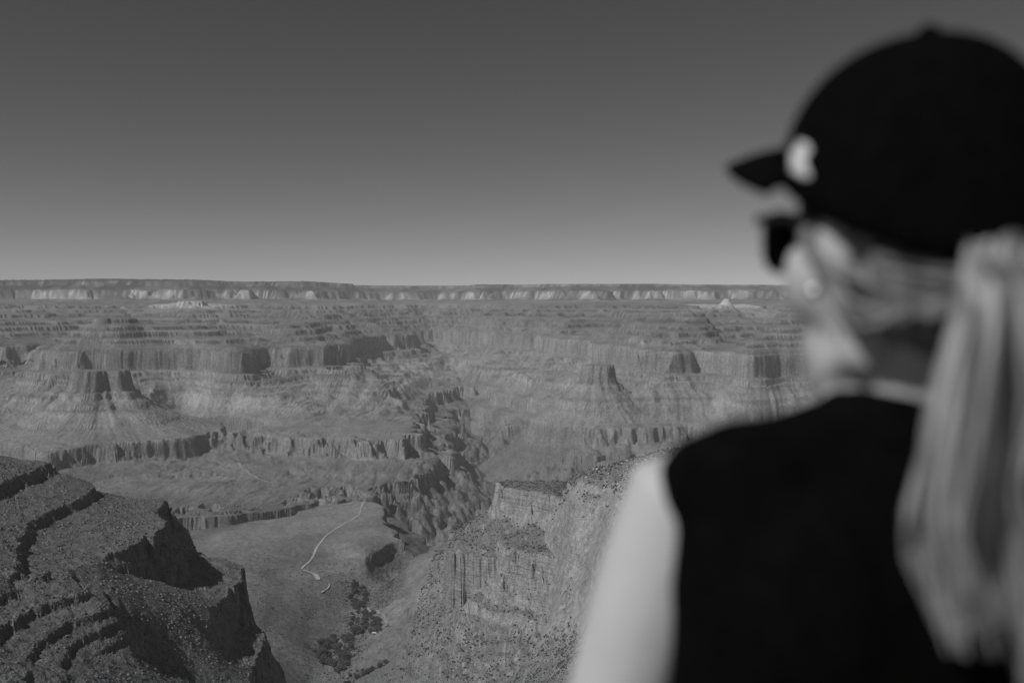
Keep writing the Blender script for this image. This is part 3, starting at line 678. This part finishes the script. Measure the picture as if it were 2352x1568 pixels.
zoneT = shown & (Y > 1850) & (Y < 2400) & (UVg > 1345) & (Z > -400)
ball0 = ico(1); ball1 = ico(2)
def clump_mesh(seed, src=ball1, flat=.75, rough=.3):
    R = np.random.default_rng(seed); V = src[0] * (1 + rough * (R.random((len(src[0]), 1)) - .5) * 2); V = V * np.array([1, 1, flat]); V[:, 2] += flat * .7
    return V, src[1]
def make_many(kind, x, y, r, mat, variants, keep_as_things, label_of, group_of, stuff_label, stuff_name, cat):
    z = zat(x, y)
    d = np.hypot(x, y)
    order = np.argsort(-r / d)
    vis_r = order[:keep_as_things]
    meshes = []
    for V, Fc in variants[0]:
        me = bpy.data.meshes.new(kind); me.from_pydata([tuple(p) for p in V], [], [tuple(map(int, f)) for f in Fc]); me.update(); me.materials.append(mat); meshes.append(me)
    for k, i in enumerate(vis_r):
        o = bpy.data.objects.new(kind, meshes[k % len(meshes)]); o.location = (x[i], y[i], z[i] - .1 * r[i]); o.scale = (r[i] * rng.uniform(.8, 1.25), r[i] * rng.uniform(.8, 1.25), r[i] * rng.uniform(.8, 1.15))
        o.rotation_euler = (0, 0, rng.uniform(0, 6.28)); COL.objects.link(o); lab = label_of(x[i], y[i]); tag(o, lab, cat, group_of(x[i], y[i]))
    rest = order[keep_as_things:]
    Vs = []; Fs = []; off = 0
    for v_i, (V, Fc) in enumerate(variants[1]):
        m = rest[v_i::len(variants[1])]
        if len(m) == 0: continue
        ca, sa = np.cos(m * 1.7), np.sin(m * 1.7)
        P = V[None] * r[m][:, None, None] * (1 + .25 * np.sin(m * 3.1))[:, None, None]
        P = np.stack([P[..., 0] * ca[:, None] - P[..., 1] * sa[:, None], P[..., 0] * sa[:, None] + P[..., 1] * ca[:, None], P[..., 2]], -1) + np.stack([x[m], y[m], z[m] - .1 * r[m]], -1)[:, None]
        Fs.append((Fc[None] + (off + np.arange(len(m)) * len(V))[:, None, None]).reshape(-1, Fc.shape[1])); Vs.append(P.reshape(-1, 3)); off += len(m) * len(V)
    o = big_mesh(stuff_name, np.concatenate(Vs), np.concatenate(Fs), mat); tag(o, stuff_label, None, None, 'stuff')
xs, ys, rs_ = [], [], []
for zone, n, lo, hi, p in ((zoneL, 4200, .45, 1.7, 2.2), (zoneR, 14500, .7, 2.3, 2.4), (zoneV, 6500, .8, 1.8, 1.8), (zoneT, 700, 1.2, 2.9, 1.0)):
    x, y = spread(zone, n, zone is zoneV); xs.append(x); ys.append(y); rs_.append(lo + (hi - lo) * rng.random(n) ** p)
ux, uy = [], []
for P, n, lab in GROVE:                                   # undergrowth between the trees
    for _ in range(70):
        u, v = random.uniform(min(p[0] for p in P) - 6, max(p[0] for p in P) + 6), random.uniform(min(p[1] for p in P) - 3, max(p[1] for p in P) + 3)
        if in_poly(u, v, P) or random.random() < .35: a_, b_ = hit(u, v, 2250, 3700, 700); ux.append(a_); uy.append(b_)
xs.append(np.array(ux)); ys.append(np.array(uy)); rs_.append(rng.uniform(1.6, 3.4, len(ux)))
def sl_(x, y): return 'dark round shrub on the rubble of the near left ridge' if x < -250 and y < 2300 else ('dark round shrub on the sunlit slope beside the bare arm' if x > -250 and y < 2600 else 'small dark shrub on the pale valley floor')
make_many('shrub', np.concatenate(xs), np.concatenate(ys), np.concatenate(rs_), PINE, ([clump_mesh(s_) for s_ in range(4)], [clump_mesh(s_ + 9, ball0, .8, .3) for s_ in range(5)]), 300,
          sl_, lambda x, y: sl_(x, y).replace('shrub', 'shrubs'), 'low dark desert scrub dotting the slopes and the valley floor', 'scrub', 'shrub')
STONE = grey('stone', .18, .95, .6, .35)
PALE = grey('pale_stone', .42, .95, .6, .2)
def stone_mesh(seed):
    R = np.random.default_rng(seed); bm = bmesh.new(); bmesh.ops.create_cube(bm, size=1.5)
    bmesh.ops.bevel(bm, geom=bm.edges[:], offset=.22, segments=1, affect='EDGES'); bmesh.ops.triangulate(bm, faces=bm.faces[:])
    V = np.array([v.co[:] for v in bm.verts]); Fc = np.array([[v.index for v in f.verts] for f in bm.faces]); bm.free()
    V = V * (1 + .35 * (R.random(V.shape) - .5)) * np.array([1.15, .9, .65]); V[:, 2] += .35
    return V, Fc
def stone_low(seed):
    R = np.random.default_rng(seed); V = np.array([[a, b, c] for a in (-1, 1) for b in (-1, 1) for c in (-.2, 1)], float) * (.75 + .5 * R.random((8, 3)))
    Fc = np.array([[1, 5, 7], [1, 7, 3], [0, 1, 3], [0, 3, 2], [4, 6, 7], [4, 7, 5], [0, 4, 5], [0, 5, 1], [2, 3, 7], [2, 7, 6]])
    return V, Fc
x, y = spread(zoneL, 9000); r = .3 + 1.25 * rng.random(9000) ** 4
make_many('boulder', x, y, r, STONE, ([stone_mesh(s_) for s_ in range(5)], [stone_low(s_) for s_ in range(6)]), 130, lambda a, b: 'grey boulder lying on the rubble of the near left ridge', lambda a, b: 'boulders on the near left ridge',
          'loose grey rubble covering the near left ridge', 'rubble', 'boulder')
x, y = spread(zoneT, 900); r = .5 + 2.2 * rng.random(900) ** 2.5
make_many('boulder', x, y, r, PALE, ([stone_mesh(s_ + 20) for s_ in range(4)], [stone_low(s_ + 20) for s_ in range(4)]), 90, lambda a, b: 'pale broken boulder among shrubs on the high slope beside the bare arm', lambda a, b: 'pale boulders high on the right slope',
          'pale broken stones among the shrubs high on the right slope', 'rubble', 'boulder')
bx_, by_ = hit(862, 1453)
V, Fc = stone_mesh(77)
o = mesh_obj('boulder', V * np.array([9, 5, 3.0]), [tuple(map(int, f)) for f in Fc], grey('bright_rock', .7, .9, .4, .1)); o.location = (bx_, by_, zat(bx_, by_)[0]); tag(o, 'small bright white rock at the right edge of the dark grove', 'boulder')

# ------------------------------------------------------------------ ledge under the onlooker's feet
GROUND = -1.47
def ledge():
    n = 60; V = []; Fc = []
    rings = [(0, 0), (.5, .02), (1.4, .0), (2.2, -.05), (2.5, -.5), (2.6, -2.2), (2.4, -7)]
    for k, (rad, dz_) in enumerate(rings):
        for i in range(n):
            a = i * 2 * math.pi / n; q = rad * (1 + .12 * math.sin(3 * a + 1) + .06 * math.sin(7 * a) + .04 * math.sin(13 * a + k))
            V.append((q * math.cos(a) * 1.6, q * math.sin(a) - .5, GROUND + dz_ + .012 * math.sin(5 * a + 3 * k)))
    for k in range(len(rings) - 1):
        for i in range(n): Fc.append((k * n + i, k * n + (i + 1) % n, (k + 1) * n + (i + 1) % n, (k + 1) * n + i))
    o = mesh_obj('rim_ledge', V, Fc, grey('rim_rock', .22, .95, 2.5, .35, bump=.02)); tag(o, 'flat rock ledge on the rim under the viewer', None, None, 'structure')
ledge()

# ------------------------------------------------------------------ the onlooker
SKIN = grey('skin', .47, .55, 30, .04, spec=.35)
m, N, L, b = new_mat('skin_soft')
CLOTH = grey('black_cloth', .003, .95, 60, .3, spec=.04)
CAPM = grey('cap_cloth', .003, .95, 80, .3, spec=.03)
DENIM = grey('dark_trousers', .03, .9, 40, .3)
GLASS = grey('dark_lens', .01, .12, spec=.5)
WHITE = grey('white_thread', .62, .8, 90, .15)
METAL = grey('earring_metal', .68, .18, spec=.8); METAL.node_tree.nodes['Principled BSDF'].inputs['Metallic'].default_value = .8
bpy.data.materials.remove(m)
def hair_mat(name='fair_hair', lo=.12, hi=.44):
    m, N, L, b = new_mat(name)
    tc = N.new('ShaderNodeTexCoord'); mp = N.new('ShaderNodeMapping'); mp.inputs['Scale'].default_value = (90, 90, 6)
    n = N.new('ShaderNodeTexNoise'); n.inputs['Scale'].default_value = 1; n.inputs['Detail'].default_value = 5
    r = N.new('ShaderNodeMapRange'); r.inputs['From Min'].default_value = .32; r.inputs['From Max'].default_value = .68; r.inputs['To Min'].default_value = lo; r.inputs['To Max'].default_value = hi
    L.new(tc.outputs['Object'], mp.inputs[0]); L.new(mp.outputs[0], n.inputs['Vector']); L.new(n.outputs['Fac'], r.inputs['Value']); L.new(r.outputs[0], b.inputs['Base Color'])
    b.inputs['Roughness'].default_value = .5; b.inputs['Specular IOR Level'].default_value = .4
    return m
HAIR = hair_mat(); HAIR_SHADE = hair_mat('shaded_hair', .05, .26)  # second one: darker copy of the fair hair, shade under the cap painted in

TH = math.radians(31)                                     # she looks this far to the left of straight ahead
HC = Vector((.301, .735, .044))                            # middle of the head, between the ears
f_ = Vector((-math.sin(TH), math.cos(TH), 0)); l_ = Vector((-math.cos(TH), -math.sin(TH), 0)); up = Vector((0, 0, 1))
def hp(f, l, z): return HC + f_ * f + l_ * l + up * z     # forward, left, up in the head's own directions

class Shells:
    """overlapping closed shells, fused into one surface by a voxel remesh"""
    def __init__(s): s.V = []; s.F = []
    def ball(s, c, rf, rl, rz, fw=f_, lf=l_, uz=up, n=20, m=14):
        b = len(s.V)
        for i in range(m + 1):
            t = math.pi * i / m
            for j in range(n):
                a = 2 * math.pi * j / n
                s.V.append(Vector(c) + fw * (rf * math.sin(t) * math.cos(a)) + lf * (rl * math.sin(t) * math.sin(a)) + uz * (rz * math.cos(t)))
        for i in range(m):
            for j in range(n): s.F.append((b + i * n + j, b + (i + 1) * n + j, b + (i + 1) * n + (j + 1) % n, b + i * n + (j + 1) % n))
    def limb(s, pts, n=16):
        """pts: (point, radius[, radius across]) with rounded ends"""
        P = [Vector(p[0]) for p in pts]; R = [p[1] for p in pts]
        rings = []
        for i, p in enumerate(P):
            t = (P[min(i + 1, len(P) - 1)] - P[max(i - 1, 0)]).normalized(); q = t.to_track_quat('Z', 'Y')
            if i == 0:
                for k in (.98, .8, .45): rings.append((p - t * R[0] * k, R[0] * math.sqrt(max(0, 1 - k * k)), q))
            rings.append((p, R[i], q))
            if i == len(P) - 1:
                for k in (.45, .8, .98): rings.append((p + t * R[i] * k, R[i] * math.sqrt(max(0, 1 - k * k)), q))
        b = len(s.V)
        for c, r, q in rings:
            for j in range(n):
                a = 2 * math.pi * j / n; s.V.append(c + q @ Vector((r * math.cos(a), r * math.sin(a), 0)))
        for i in range(len(rings) - 1):
            for j in range(n): s.F.append((b + i * n + j, b + i * n + (j + 1) % n, b + (i + 1) * n + (j + 1) % n, b + (i + 1) * n + j))
        s.F.append(tuple(b + j for j in reversed(range(n)))); s.F.append(tuple(b + (len(rings) - 1) * n + j for j in range(n)))
    def build(s, name, mat, parent=None, voxel=.007, smooth=4, subsurf=0):
        o = mesh_obj(name, s.V, s.F, mat, parent, True)
        bm = bmesh.new(); bm.from_mesh(o.data); bmesh.ops.recalc_face_normals(bm, faces=bm.faces); bm.to_mesh(o.data); bm.free()
        r = o.modifiers.new('fuse', 'REMESH'); r.mode = 'VOXEL'; r.voxel_size = voxel; r.use_smooth_shade = True
        k = o.modifiers.new('relax', 'SMOOTH'); k.factor = .5; k.iterations = smooth
        return o

bx0 = .283; by0 = .745                                     # body axis in plan
bf = Vector((-.10, .995, 0)).normalized(); bl = Vector((-.995, -.10, 0)).normalized()
def bp(f, l, z): return Vector((bx0, by0, 0)) + bf * f + bl * l + up * z
G = GROUND
person = bpy.data.objects.new('person', None); COL.objects.link(person); person.location = (bx0, by0, G)
tag(person, 'person seen from behind in black cap and sleeveless black top with fair ponytail', 'person')
bpy.context.view_layer.update()
def adopt(o, p):
    o.parent = p; o.matrix_parent_inverse = Matrix.Translation(-Vector(p.location)); return o

B = Shells()
B.ball(hp(-.006, 0, .042), .084, .072, .084)               # skull
B.ball(hp(.03, 0, -.02), .070, .066, .088)                 # face
B.ball(hp(.042, 0, -.078), .054, .054, .038)               # jaw and chin
B.ball(hp(.072, 0, -.083), .018, .022, .016)
B.limb([(hp(.094, 0, .012), .009), (hp(.108, 0, -.022), .012)])                       # nose
B.ball(hp(.088, 0, -.055), .012, .024, .011)               # lips
for sd in (-1, 1):
    B.ball(hp(.05, sd * .046, -.024), .036, .024, .038)     # cheeks
    B.limb([(hp(.0, sd * .062, -.03), .016), (hp(.002, sd * .056, -.078), .02), (hp(.06, sd * .025, -.1), .02)])   # jawbone
    B.ball(hp(.012, sd * .079, -.006), .019, .009, .032)  # ears
    B.ball(hp(.078, sd * .032, .018), .012, .016, .01)     # eyes behind the glasses
B.limb([(hp(-.022, -.006, -.05), .047), (bp(-.008, -.004, -.07), .047), (bp(-.004, 0, -.13), .06)])          # neck
for sd in (-1, 1): B.limb([(bp(-.005, sd * .03, -.1), .034), (bp(-.01, sd * .09, -.125), .034), (bp(-.005, sd * .135, -.138), .038)])   # trapezius
B.ball(bp(0, 0, -.24), .095, .15, .17, bf, bl)             # rib cage
B.ball(bp(.005, 0, -.42), .085, .125, .14, bf, bl)         # waist
B.ball(bp(-.01, 0, -.60), .105, .165, .13, bf, bl)         # hips
for sd in (-1, 1):
    sh = bp(.022, sd * .150, -.150); el = bp(.012, sd * .238, -.415); wr = bp(.07, sd * .235, -.62)
    B.limb([(bp(.012, sd * .118, -.146), .043), (sh, .049), (sh.lerp(el, .3), .0475), (sh.lerp(el, .62), .0415), (el, .035), (el.lerp(wr, .25), .037), (el.lerp(wr, .7), .029), (wr, .025)])
    hd = (wr - el).normalized(); side = bl * sd
    fw = (bf - hd * bf.dot(hd)).normalized()
    pal = wr + hd * .055
    B.limb([(wr, .024), (wr + hd * .04, .026), (pal + hd * .02, .024)])
    for k, (o_, ln) in enumerate(((.026, .068), (.009, .078), (-.009, .072), (-.026, .056))):
        a0 = pal + fw * o_ + hd * .015; a1 = a0 + hd * ln * .5 - side * .006; a2 = a1 + hd * ln * .45 - side * .018
        B.limb([(a0, .0092), (a1, .0086), (a2, .0075)], 10)
    t0 = wr + fw * .022 + hd * .02; B.limb([(t0, .012), (t0 + fw * .022 + hd * .03, .0105), (t0 + fw * .028 + hd * .058 - side * .006, .009)], 10)
    hip = bp(-.01, sd * .085, -.66); kn = bp(.01, sd * .095, -1.02); an = bp(-.02, sd * .10, G + .09)
    B.limb([(hip, .085), (hip.lerp(kn, .5), .072), (kn, .053), (kn.lerp(an, .3), .054), (an, .036)])
    B.limb([(bp(-.05, sd * .10, G + .04), .035), (bp(.03, sd * .105, G + .038), .036), (bp(.14, sd * .115, G + .026), .024)])
body = B.build('body', SKIN, None, .0065, 4); adopt(body, person)

T = Shells()                                               # sleeveless black top
T.limb([(bp(-.012, .006, -.108), .060), (bp(-.008, 0, -.13), .068)], 20)
for sd in (-1, 1):
    T.limb([(bp(-.008, sd * .028, -.115), .05), (bp(-.012, sd * .085, -.130), .049), (bp(-.008, sd * .122, -.134), .049), (bp(-.006, sd * .135, -.136), .044)])
    T.limb([(bp(-.014, sd * .118, -.155), .052), (bp(-.022, sd * .113, -.20), .062), (bp(-.026, sd * .110, -.28), .066), (bp(-.026, sd * .112, -.42), .068), (bp(0, sd * .11, -.56), .066)])
    T.ball(bp(-.035, sd * .07, -.23), .075, .085, .11, bf, bl)
    T.ball(bp(.055, sd * .065, -.29), .06, .065, .07, bf, bl)
T.ball(bp(0, 0, -.25), .112, .162, .185, bf, bl)
T.ball(bp(.005, 0, -.42), .1, .142, .16, bf, bl)
T.ball(bp(-.008, 0, -.57), .118, .176, .11, bf, bl)
top = T.build('sleeveless_top', CLOTH, None, .007, 3); adopt(top, person)
U = Shells()
U.ball(bp(-.01, 0, -.62), .115, .174, .12, bf, bl)
for sd in (-1, 1):
    hip = bp(-.01, sd * .085, -.66); kn = bp(.01, sd * .095, -1.02); an = bp(-.02, sd * .10, G + .12)
    U.limb([(hip, .095), (hip.lerp(kn, .5), .082), (kn, .064), (kn.lerp(an, .3), .064), (an, .052)])
tro = U.build('trousers', DENIM, None, .01, 3); adopt(tro, person)
for sd in (-1, 1):
    K = Shells(); K.limb([(bp(-.055, sd * .10, G + .045), .043), (bp(.03, sd * .105, G + .043), .044), (bp(.14, sd * .115, G + .035), .035)]); K.limb([(bp(-.03, sd * .10, G + .06), .045), (bp(-.025, sd * .10, G + .11), .044)])
    K.F = list(K.F); adopt(K.build('shoe', grey('shoe_leather', .05, .7), None, .009, 3), person)

# hair: a close cap of hair under the hat, and the ponytail
def strand(path, r0, n=6, seg=16, taper=.25):
    P = [Vector(p) for p in path]; V = []; Fc = []
    def cr(t):
        k = min(int(t), len(P) - 2); q = t - k; a, b, c, d = P[max(k - 1, 0)], P[k], P[k + 1], P[min(k + 2, len(P) - 1)]
        return .5 * ((2 * b) + (c - a) * q + (2 * a - 5 * b + 4 * c - d) * q * q + (3 * b - a - 3 * c + d) * q ** 3)
    C = [cr(i / seg * (len(P) - 1)) for i in range(seg + 1)]
    for i, c in enumerate(C):
        t = (C[min(i + 1, seg)] - C[max(i - 1, 0)]).normalized(); e = i / seg; ax = t.cross(Vector((0, 1, .2))).normalized(); ay = t.cross(ax)
        r = r0 * (1 - (1 - taper) * max(0, e - .6) / .4) * min(1, .5 + e * 4)
        for j in range(n): V.append(c + ax * (r * math.cos(j * 6.2832 / n)) + ay * (r * math.sin(j * 6.2832 / n)))
    for i in range(seg):
        for j in range(n): Fc.append((i * n + j, i * n + (j + 1) % n, (i + 1) * n + (j + 1) % n, (i + 1) * n + j))
    return V, Fc
HS = Shells()
HS.ball(hp(-.014, 0, .022), .083, .079, .078)
HS.ball(hp(-.042, 0, -.036), .052, .070, .056)
for sd in (-1, 1):
    HS.ball(hp(-.03, sd * .05, -.025), .04, .034, .05)
    HS.ball(hp(-.004, sd * .052, .004), .05, .031, .038)
hs = HS.build('hair', HAIR_SHADE, None, .007, 3); adopt(hs, person)
VV = []; FF = []
def add_strand(*a, **k):
    V, Fc = strand(*a, **k); b = len(VV); VV.extend(V); FF.extend(tuple(b + i for i in q) for q in Fc)
R = random.Random(5)
for k in range(30):                                        # hair drawn back over the temples and nape
    sd = 1 if k % 2 else -1; q = R.random()
    z0 = -.045 + .06 * q; f0 = .035 - .03 * R.random() if q > .5 else -.02 - .02 * R.random()
    rr = .079 if z0 > -.04 else .066
    add_strand([hp(f0, sd * rr, z0), hp(-.03, sd * (rr + .004), z0 + .012), hp(-.082, sd * .04 + .025, z0 * .5 - .012), hp(-.094, .05, -.016)], R.uniform(.003, .0055), 5, 10)
for sd in (-1, 1):
    for k in range(11):                                    # locks drawn back from the temples over the ears
        q = R.random()
        add_strand([hp(.056 - .02 * q, sd * .066, .03 - .01 * q), hp(.03 - .016 * q, sd * .083, R.uniform(-.03, .0)), hp(-.012, sd * (.086 - .006 * q), -.014 - .05 * R.random()), hp(-.06, sd * .068, -.02 - .04 * R.random()), hp(-.09, sd * .03 + .03, -.026)], R.uniform(.002, .0045), 5, 12, .5)
side_hair = mesh_obj('side_hair', VV, FF, HAIR_SHADE, None, True); adopt(side_hair, person)
VV = []; FF = []
base = hp(-.094, .046, -.028)
LOCKS = [(R.uniform(0, 6.283), math.sqrt(R.random()), R.random()) for _ in range(15)]
for k in range(240):
    la, lq, lp = LOCKS[k % 15]
    a = la; q = lq
    ox, oy = math.cos(la) * lq + R.gauss(0, .11), math.sin(la) * lq + R.gauss(0, .11)
    le = 1.2 - .26 * lp - .10 * R.random(); fl = R.uniform(.85, 1.1)
    sway = .006 * math.sin(3 * ox + 2 * oy)
    bend = -.012
    wv = .012 * math.sin(lp * 6.28)
    pts = [base + Vector((ox * .016, .03, oy * .014 - .01)),
           base + Vector((-.006 + ox * .022, -.016, .010 + oy * .014)),
           base + Vector((-.010 + ox * .028, -.030 + oy * .014, -.022)),
           base + Vector((-.006 + ox * .036 + wv, -.032 + oy * .018, -.072)),
           base + Vector((-.012 + ox * .048 * fl, -.030 + oy * .022, -.12 * le)),
           base + Vector((-.008 + ox * .046 * fl + sway + wv, -.028 + oy * .024, -.172 * le)),
           base + Vector((.002 + ox * .030 + sway * 2 + R.uniform(-.008, .008), -.026 + oy * .02, -.228 * le))]
    add_strand(pts, R.uniform(.0022, .0048), 5, 18, .15)
for k in range(4):                                         # loose wisps beside the ponytail
    q = R.random()
    pts = [base + Vector((-.01, -.01, -.01)), base + Vector((-.032 - .008 * q, -.022, -.07)), base + Vector((-.048 - .010 * q, -.024, -.115)), base + Vector((-.046 - .006 * q, -.024, -.16)), base + Vector((-.036, -.024, -.19 - .02 * q))]
    add_strand(pts, .0032, 5, 14, .2)
pony = mesh_obj('ponytail', VV, FF, HAIR, None, True); adopt(pony, person)

# ---- cap
CC = hp(-.004, 0, 0)
def crown(a, t, grow=0.0):
    """a: bearing round the head from the front, t: 0 rim .. 1 top"""
    c, sn = math.cos(a), math.sin(a)
    rim = .055 * c + .008 if c > 0 else .042 * c + .008
    ztop = .150
    e = t * math.pi / 2
    k = max(math.cos(e), 0) ** .86
    z = rim + (ztop - rim) * math.sin(e) ** 1.0
    rf = (.109 if c > 0 else .114) + grow; rl = .097 + grow
    return CC + f_ * (rf * c * k) + l_ * (rl * sn * k) + up * (z + grow)
cap = bpy.data.objects.new('baseball_cap', None); COL.objects.link(cap); cap.location = hp(0, 0, .03)
tag(cap, 'plain black baseball cap with a white emblem on its front, worn by the person', 'cap')
n, mm = 72, 18
V = [crown(2 * math.pi * j / n, i / mm) for i in range(mm) for j in range(n)] + [crown(0, 1)]
Fc = [(i * n + j, i * n + (j + 1) % n, (i + 1) * n + (j + 1) % n, (i + 1) * n + j) for i in range(mm - 1) for j in range(n)] + [((mm - 1) * n + j, (mm - 1) * n + (j + 1) % n, mm * n) for j in range(n)]
cr_ = mesh_obj('crown', V, Fc, CAPM, None, True); adopt(cr_, cap); sol = cr_.modifiers.new('thick', 'SOLIDIFY'); sol.thickness = .003; sol.offset = -1
V = []; Fc = []; nb, mb = 28, 8                             # curved peak
for i in range(mb + 1):
    for j in range(nb + 1):
        a = -1.05 + 2.1 * j / nb; p = crown(a, .04); e = i / mb; p.z = HC.z + .004 + .078 * math.cos(a)
        ext = .066 * (max(math.cos(a * 1.42), 0.0) ** .75 + .06) * e
        q = p + f_ * ext + l_ * (.012 * math.sin(a) * e)
        V.append(q + up * (.004 * e - .010 * e * e))
for i in range(mb):
    for j in range(nb): Fc.append((i * (nb + 1) + j, i * (nb + 1) + j + 1, (i + 1) * (nb + 1) + j + 1, (i + 1) * (nb + 1) + j))
pk = mesh_obj('brim', V, Fc, CAPM, None, True); adopt(pk, cap); sol = pk.modifiers.new('thick', 'SOLIDIFY'); sol.thickness = .006; sol.offset = 0
K = Shells(); K.ball(crown(0, 1) + up * .002, .0085, .0085, .006, n=14, m=10); bt = mesh_obj('button', K.V, K.F, CAPM, None, True); adopt(bt, cr_)
# the white emblem: a peak shape stitched onto the front panel
V = []; Fc = []; ne, me_ = 16, 10
for i in range(me_ + 1):
    e = i / me_; wd = .135 * (1 - .45 * e) * (1 - .35 * max(0, .12 - e) / .12)
    for j in range(ne + 1):
        a = 1.2 + wd * (j / ne * 2 - 1) + .03 * math.sin(9 * e); V.append(crown(a, .09 + .125 * e, .0022 + .0012 * math.sin(j / ne * math.pi)))
for i in range(me_):
    for j in range(ne): Fc.append((i * (ne + 1) + j, i * (ne + 1) + j + 1, (i + 1) * (ne + 1) + j + 1, (i + 1) * (ne + 1) + j))
em = mesh_obj('emblem', V, Fc, WHITE, None, True); adopt(em, cr_); em.modifiers.new('thick', 'SOLIDIFY').thickness = .0015
em['label'] = 'white stitched emblem on the front of the cap'

# ---- sunglasses and earrings
sg = bpy.data.objects.new('sunglasses', None); COL.objects.link(sg); sg.location = hp(.09, 0, .015)
tag(sg, 'black sunglasses on the face under the cap brim', 'sunglasses')
FRM = grey('glasses_frame', .012, .35)
for sd in (-1, 1):
    V = []; Fc = []; n = 24
    for dz_ in (0, .003):
        V.append(hp(.098 - dz_, sd * .036, .006))
        for j in range(n):
            a = 2 * math.pi * j / n; w_ = .034 * (abs(math.cos(a)) ** .7) * math.copysign(1, math.cos(a)); h_ = .025 * (abs(math.sin(a)) ** .7) * math.copysign(1, math.sin(a))
            ll = .037 + w_
            V.append(hp(.102 - dz_ - .30 * max(0, ll - .03), sd * ll, .004 + h_))
    for s0 in (0, n + 1):
        for j in range(n): Fc.append((s0, s0 + 1 + j, s0 + 1 + (j + 1) % n))
    for j in range(n): Fc.append((1 + j, 1 + (j + 1) % n, n + 2 + (j + 1) % n, n + 2 + j))
    adopt(mesh_obj('lens', V, Fc, GLASS), sg)
    K = Shells(); K.limb([(hp(.09, sd * .073, .02), .0042), (hp(.05, sd * .079, .018), .0034), (hp(.0, sd * .082, .016), .003), (hp(-.02, sd * .08, .002), .003)], 8); adopt(mesh_obj('temple_arm', K.V, K.F, FRM, None, True), sg)
K = Shells(); K.limb([(hp(.1, -.009, .012), .003), (hp(.104, 0, .014), .003), (hp(.1, .009, .012), .003)], 8); adopt(mesh_obj('bridge', K.V, K.F, FRM, None, True), sg)
for sd, lab in ((1, 'small shiny round earring on the lobe of the visible ear'), (-1, 'small shiny round earring on the far hidden ear')):
    K = Shells(); K.ball(hp(.018, sd * .092, -.036), .0055, .0048, .0055, n=14, m=10)
    e = mesh_obj('earring', K.V, K.F, METAL, None, True); tag(e, lab, 'earring')

# ------------------------------------------------------------------ the air between the rims
def haze():
    me = bpy.data.meshes.new('haze'); bm = bmesh.new(); bmesh.ops.create_cube(bm, size=1)
    zb, zt = Z.min() - 40, 430
    for v in bm.verts: v.co = (v.co.x * 90000, v.co.y * 72000 + 20000, zb if v.co.z < 0 else zt)
    bm.to_mesh(me); bm.free()
    m = bpy.data.materials.new('haze'); m.use_nodes = True; N = m.node_tree.nodes; N.clear()
    o = N.new('ShaderNodeOutputMaterial'); p = N.new('ShaderNodeVolumePrincipled')
    p.inputs['Color'].default_value = (.9, .9, .9, 1); p.inputs['Density'].default_value = 2.0e-5; p.inputs['Anisotropy'].default_value = -.22
    m.node_tree.links.new(p.outputs[0], o.inputs['Volume'])
    me.materials.append(m)
    ob = bpy.data.objects.new('haze', me); COL.objects.link(ob); tag(ob, 'thin pale haze filling the canyon air', None, None, 'stuff')
haze()
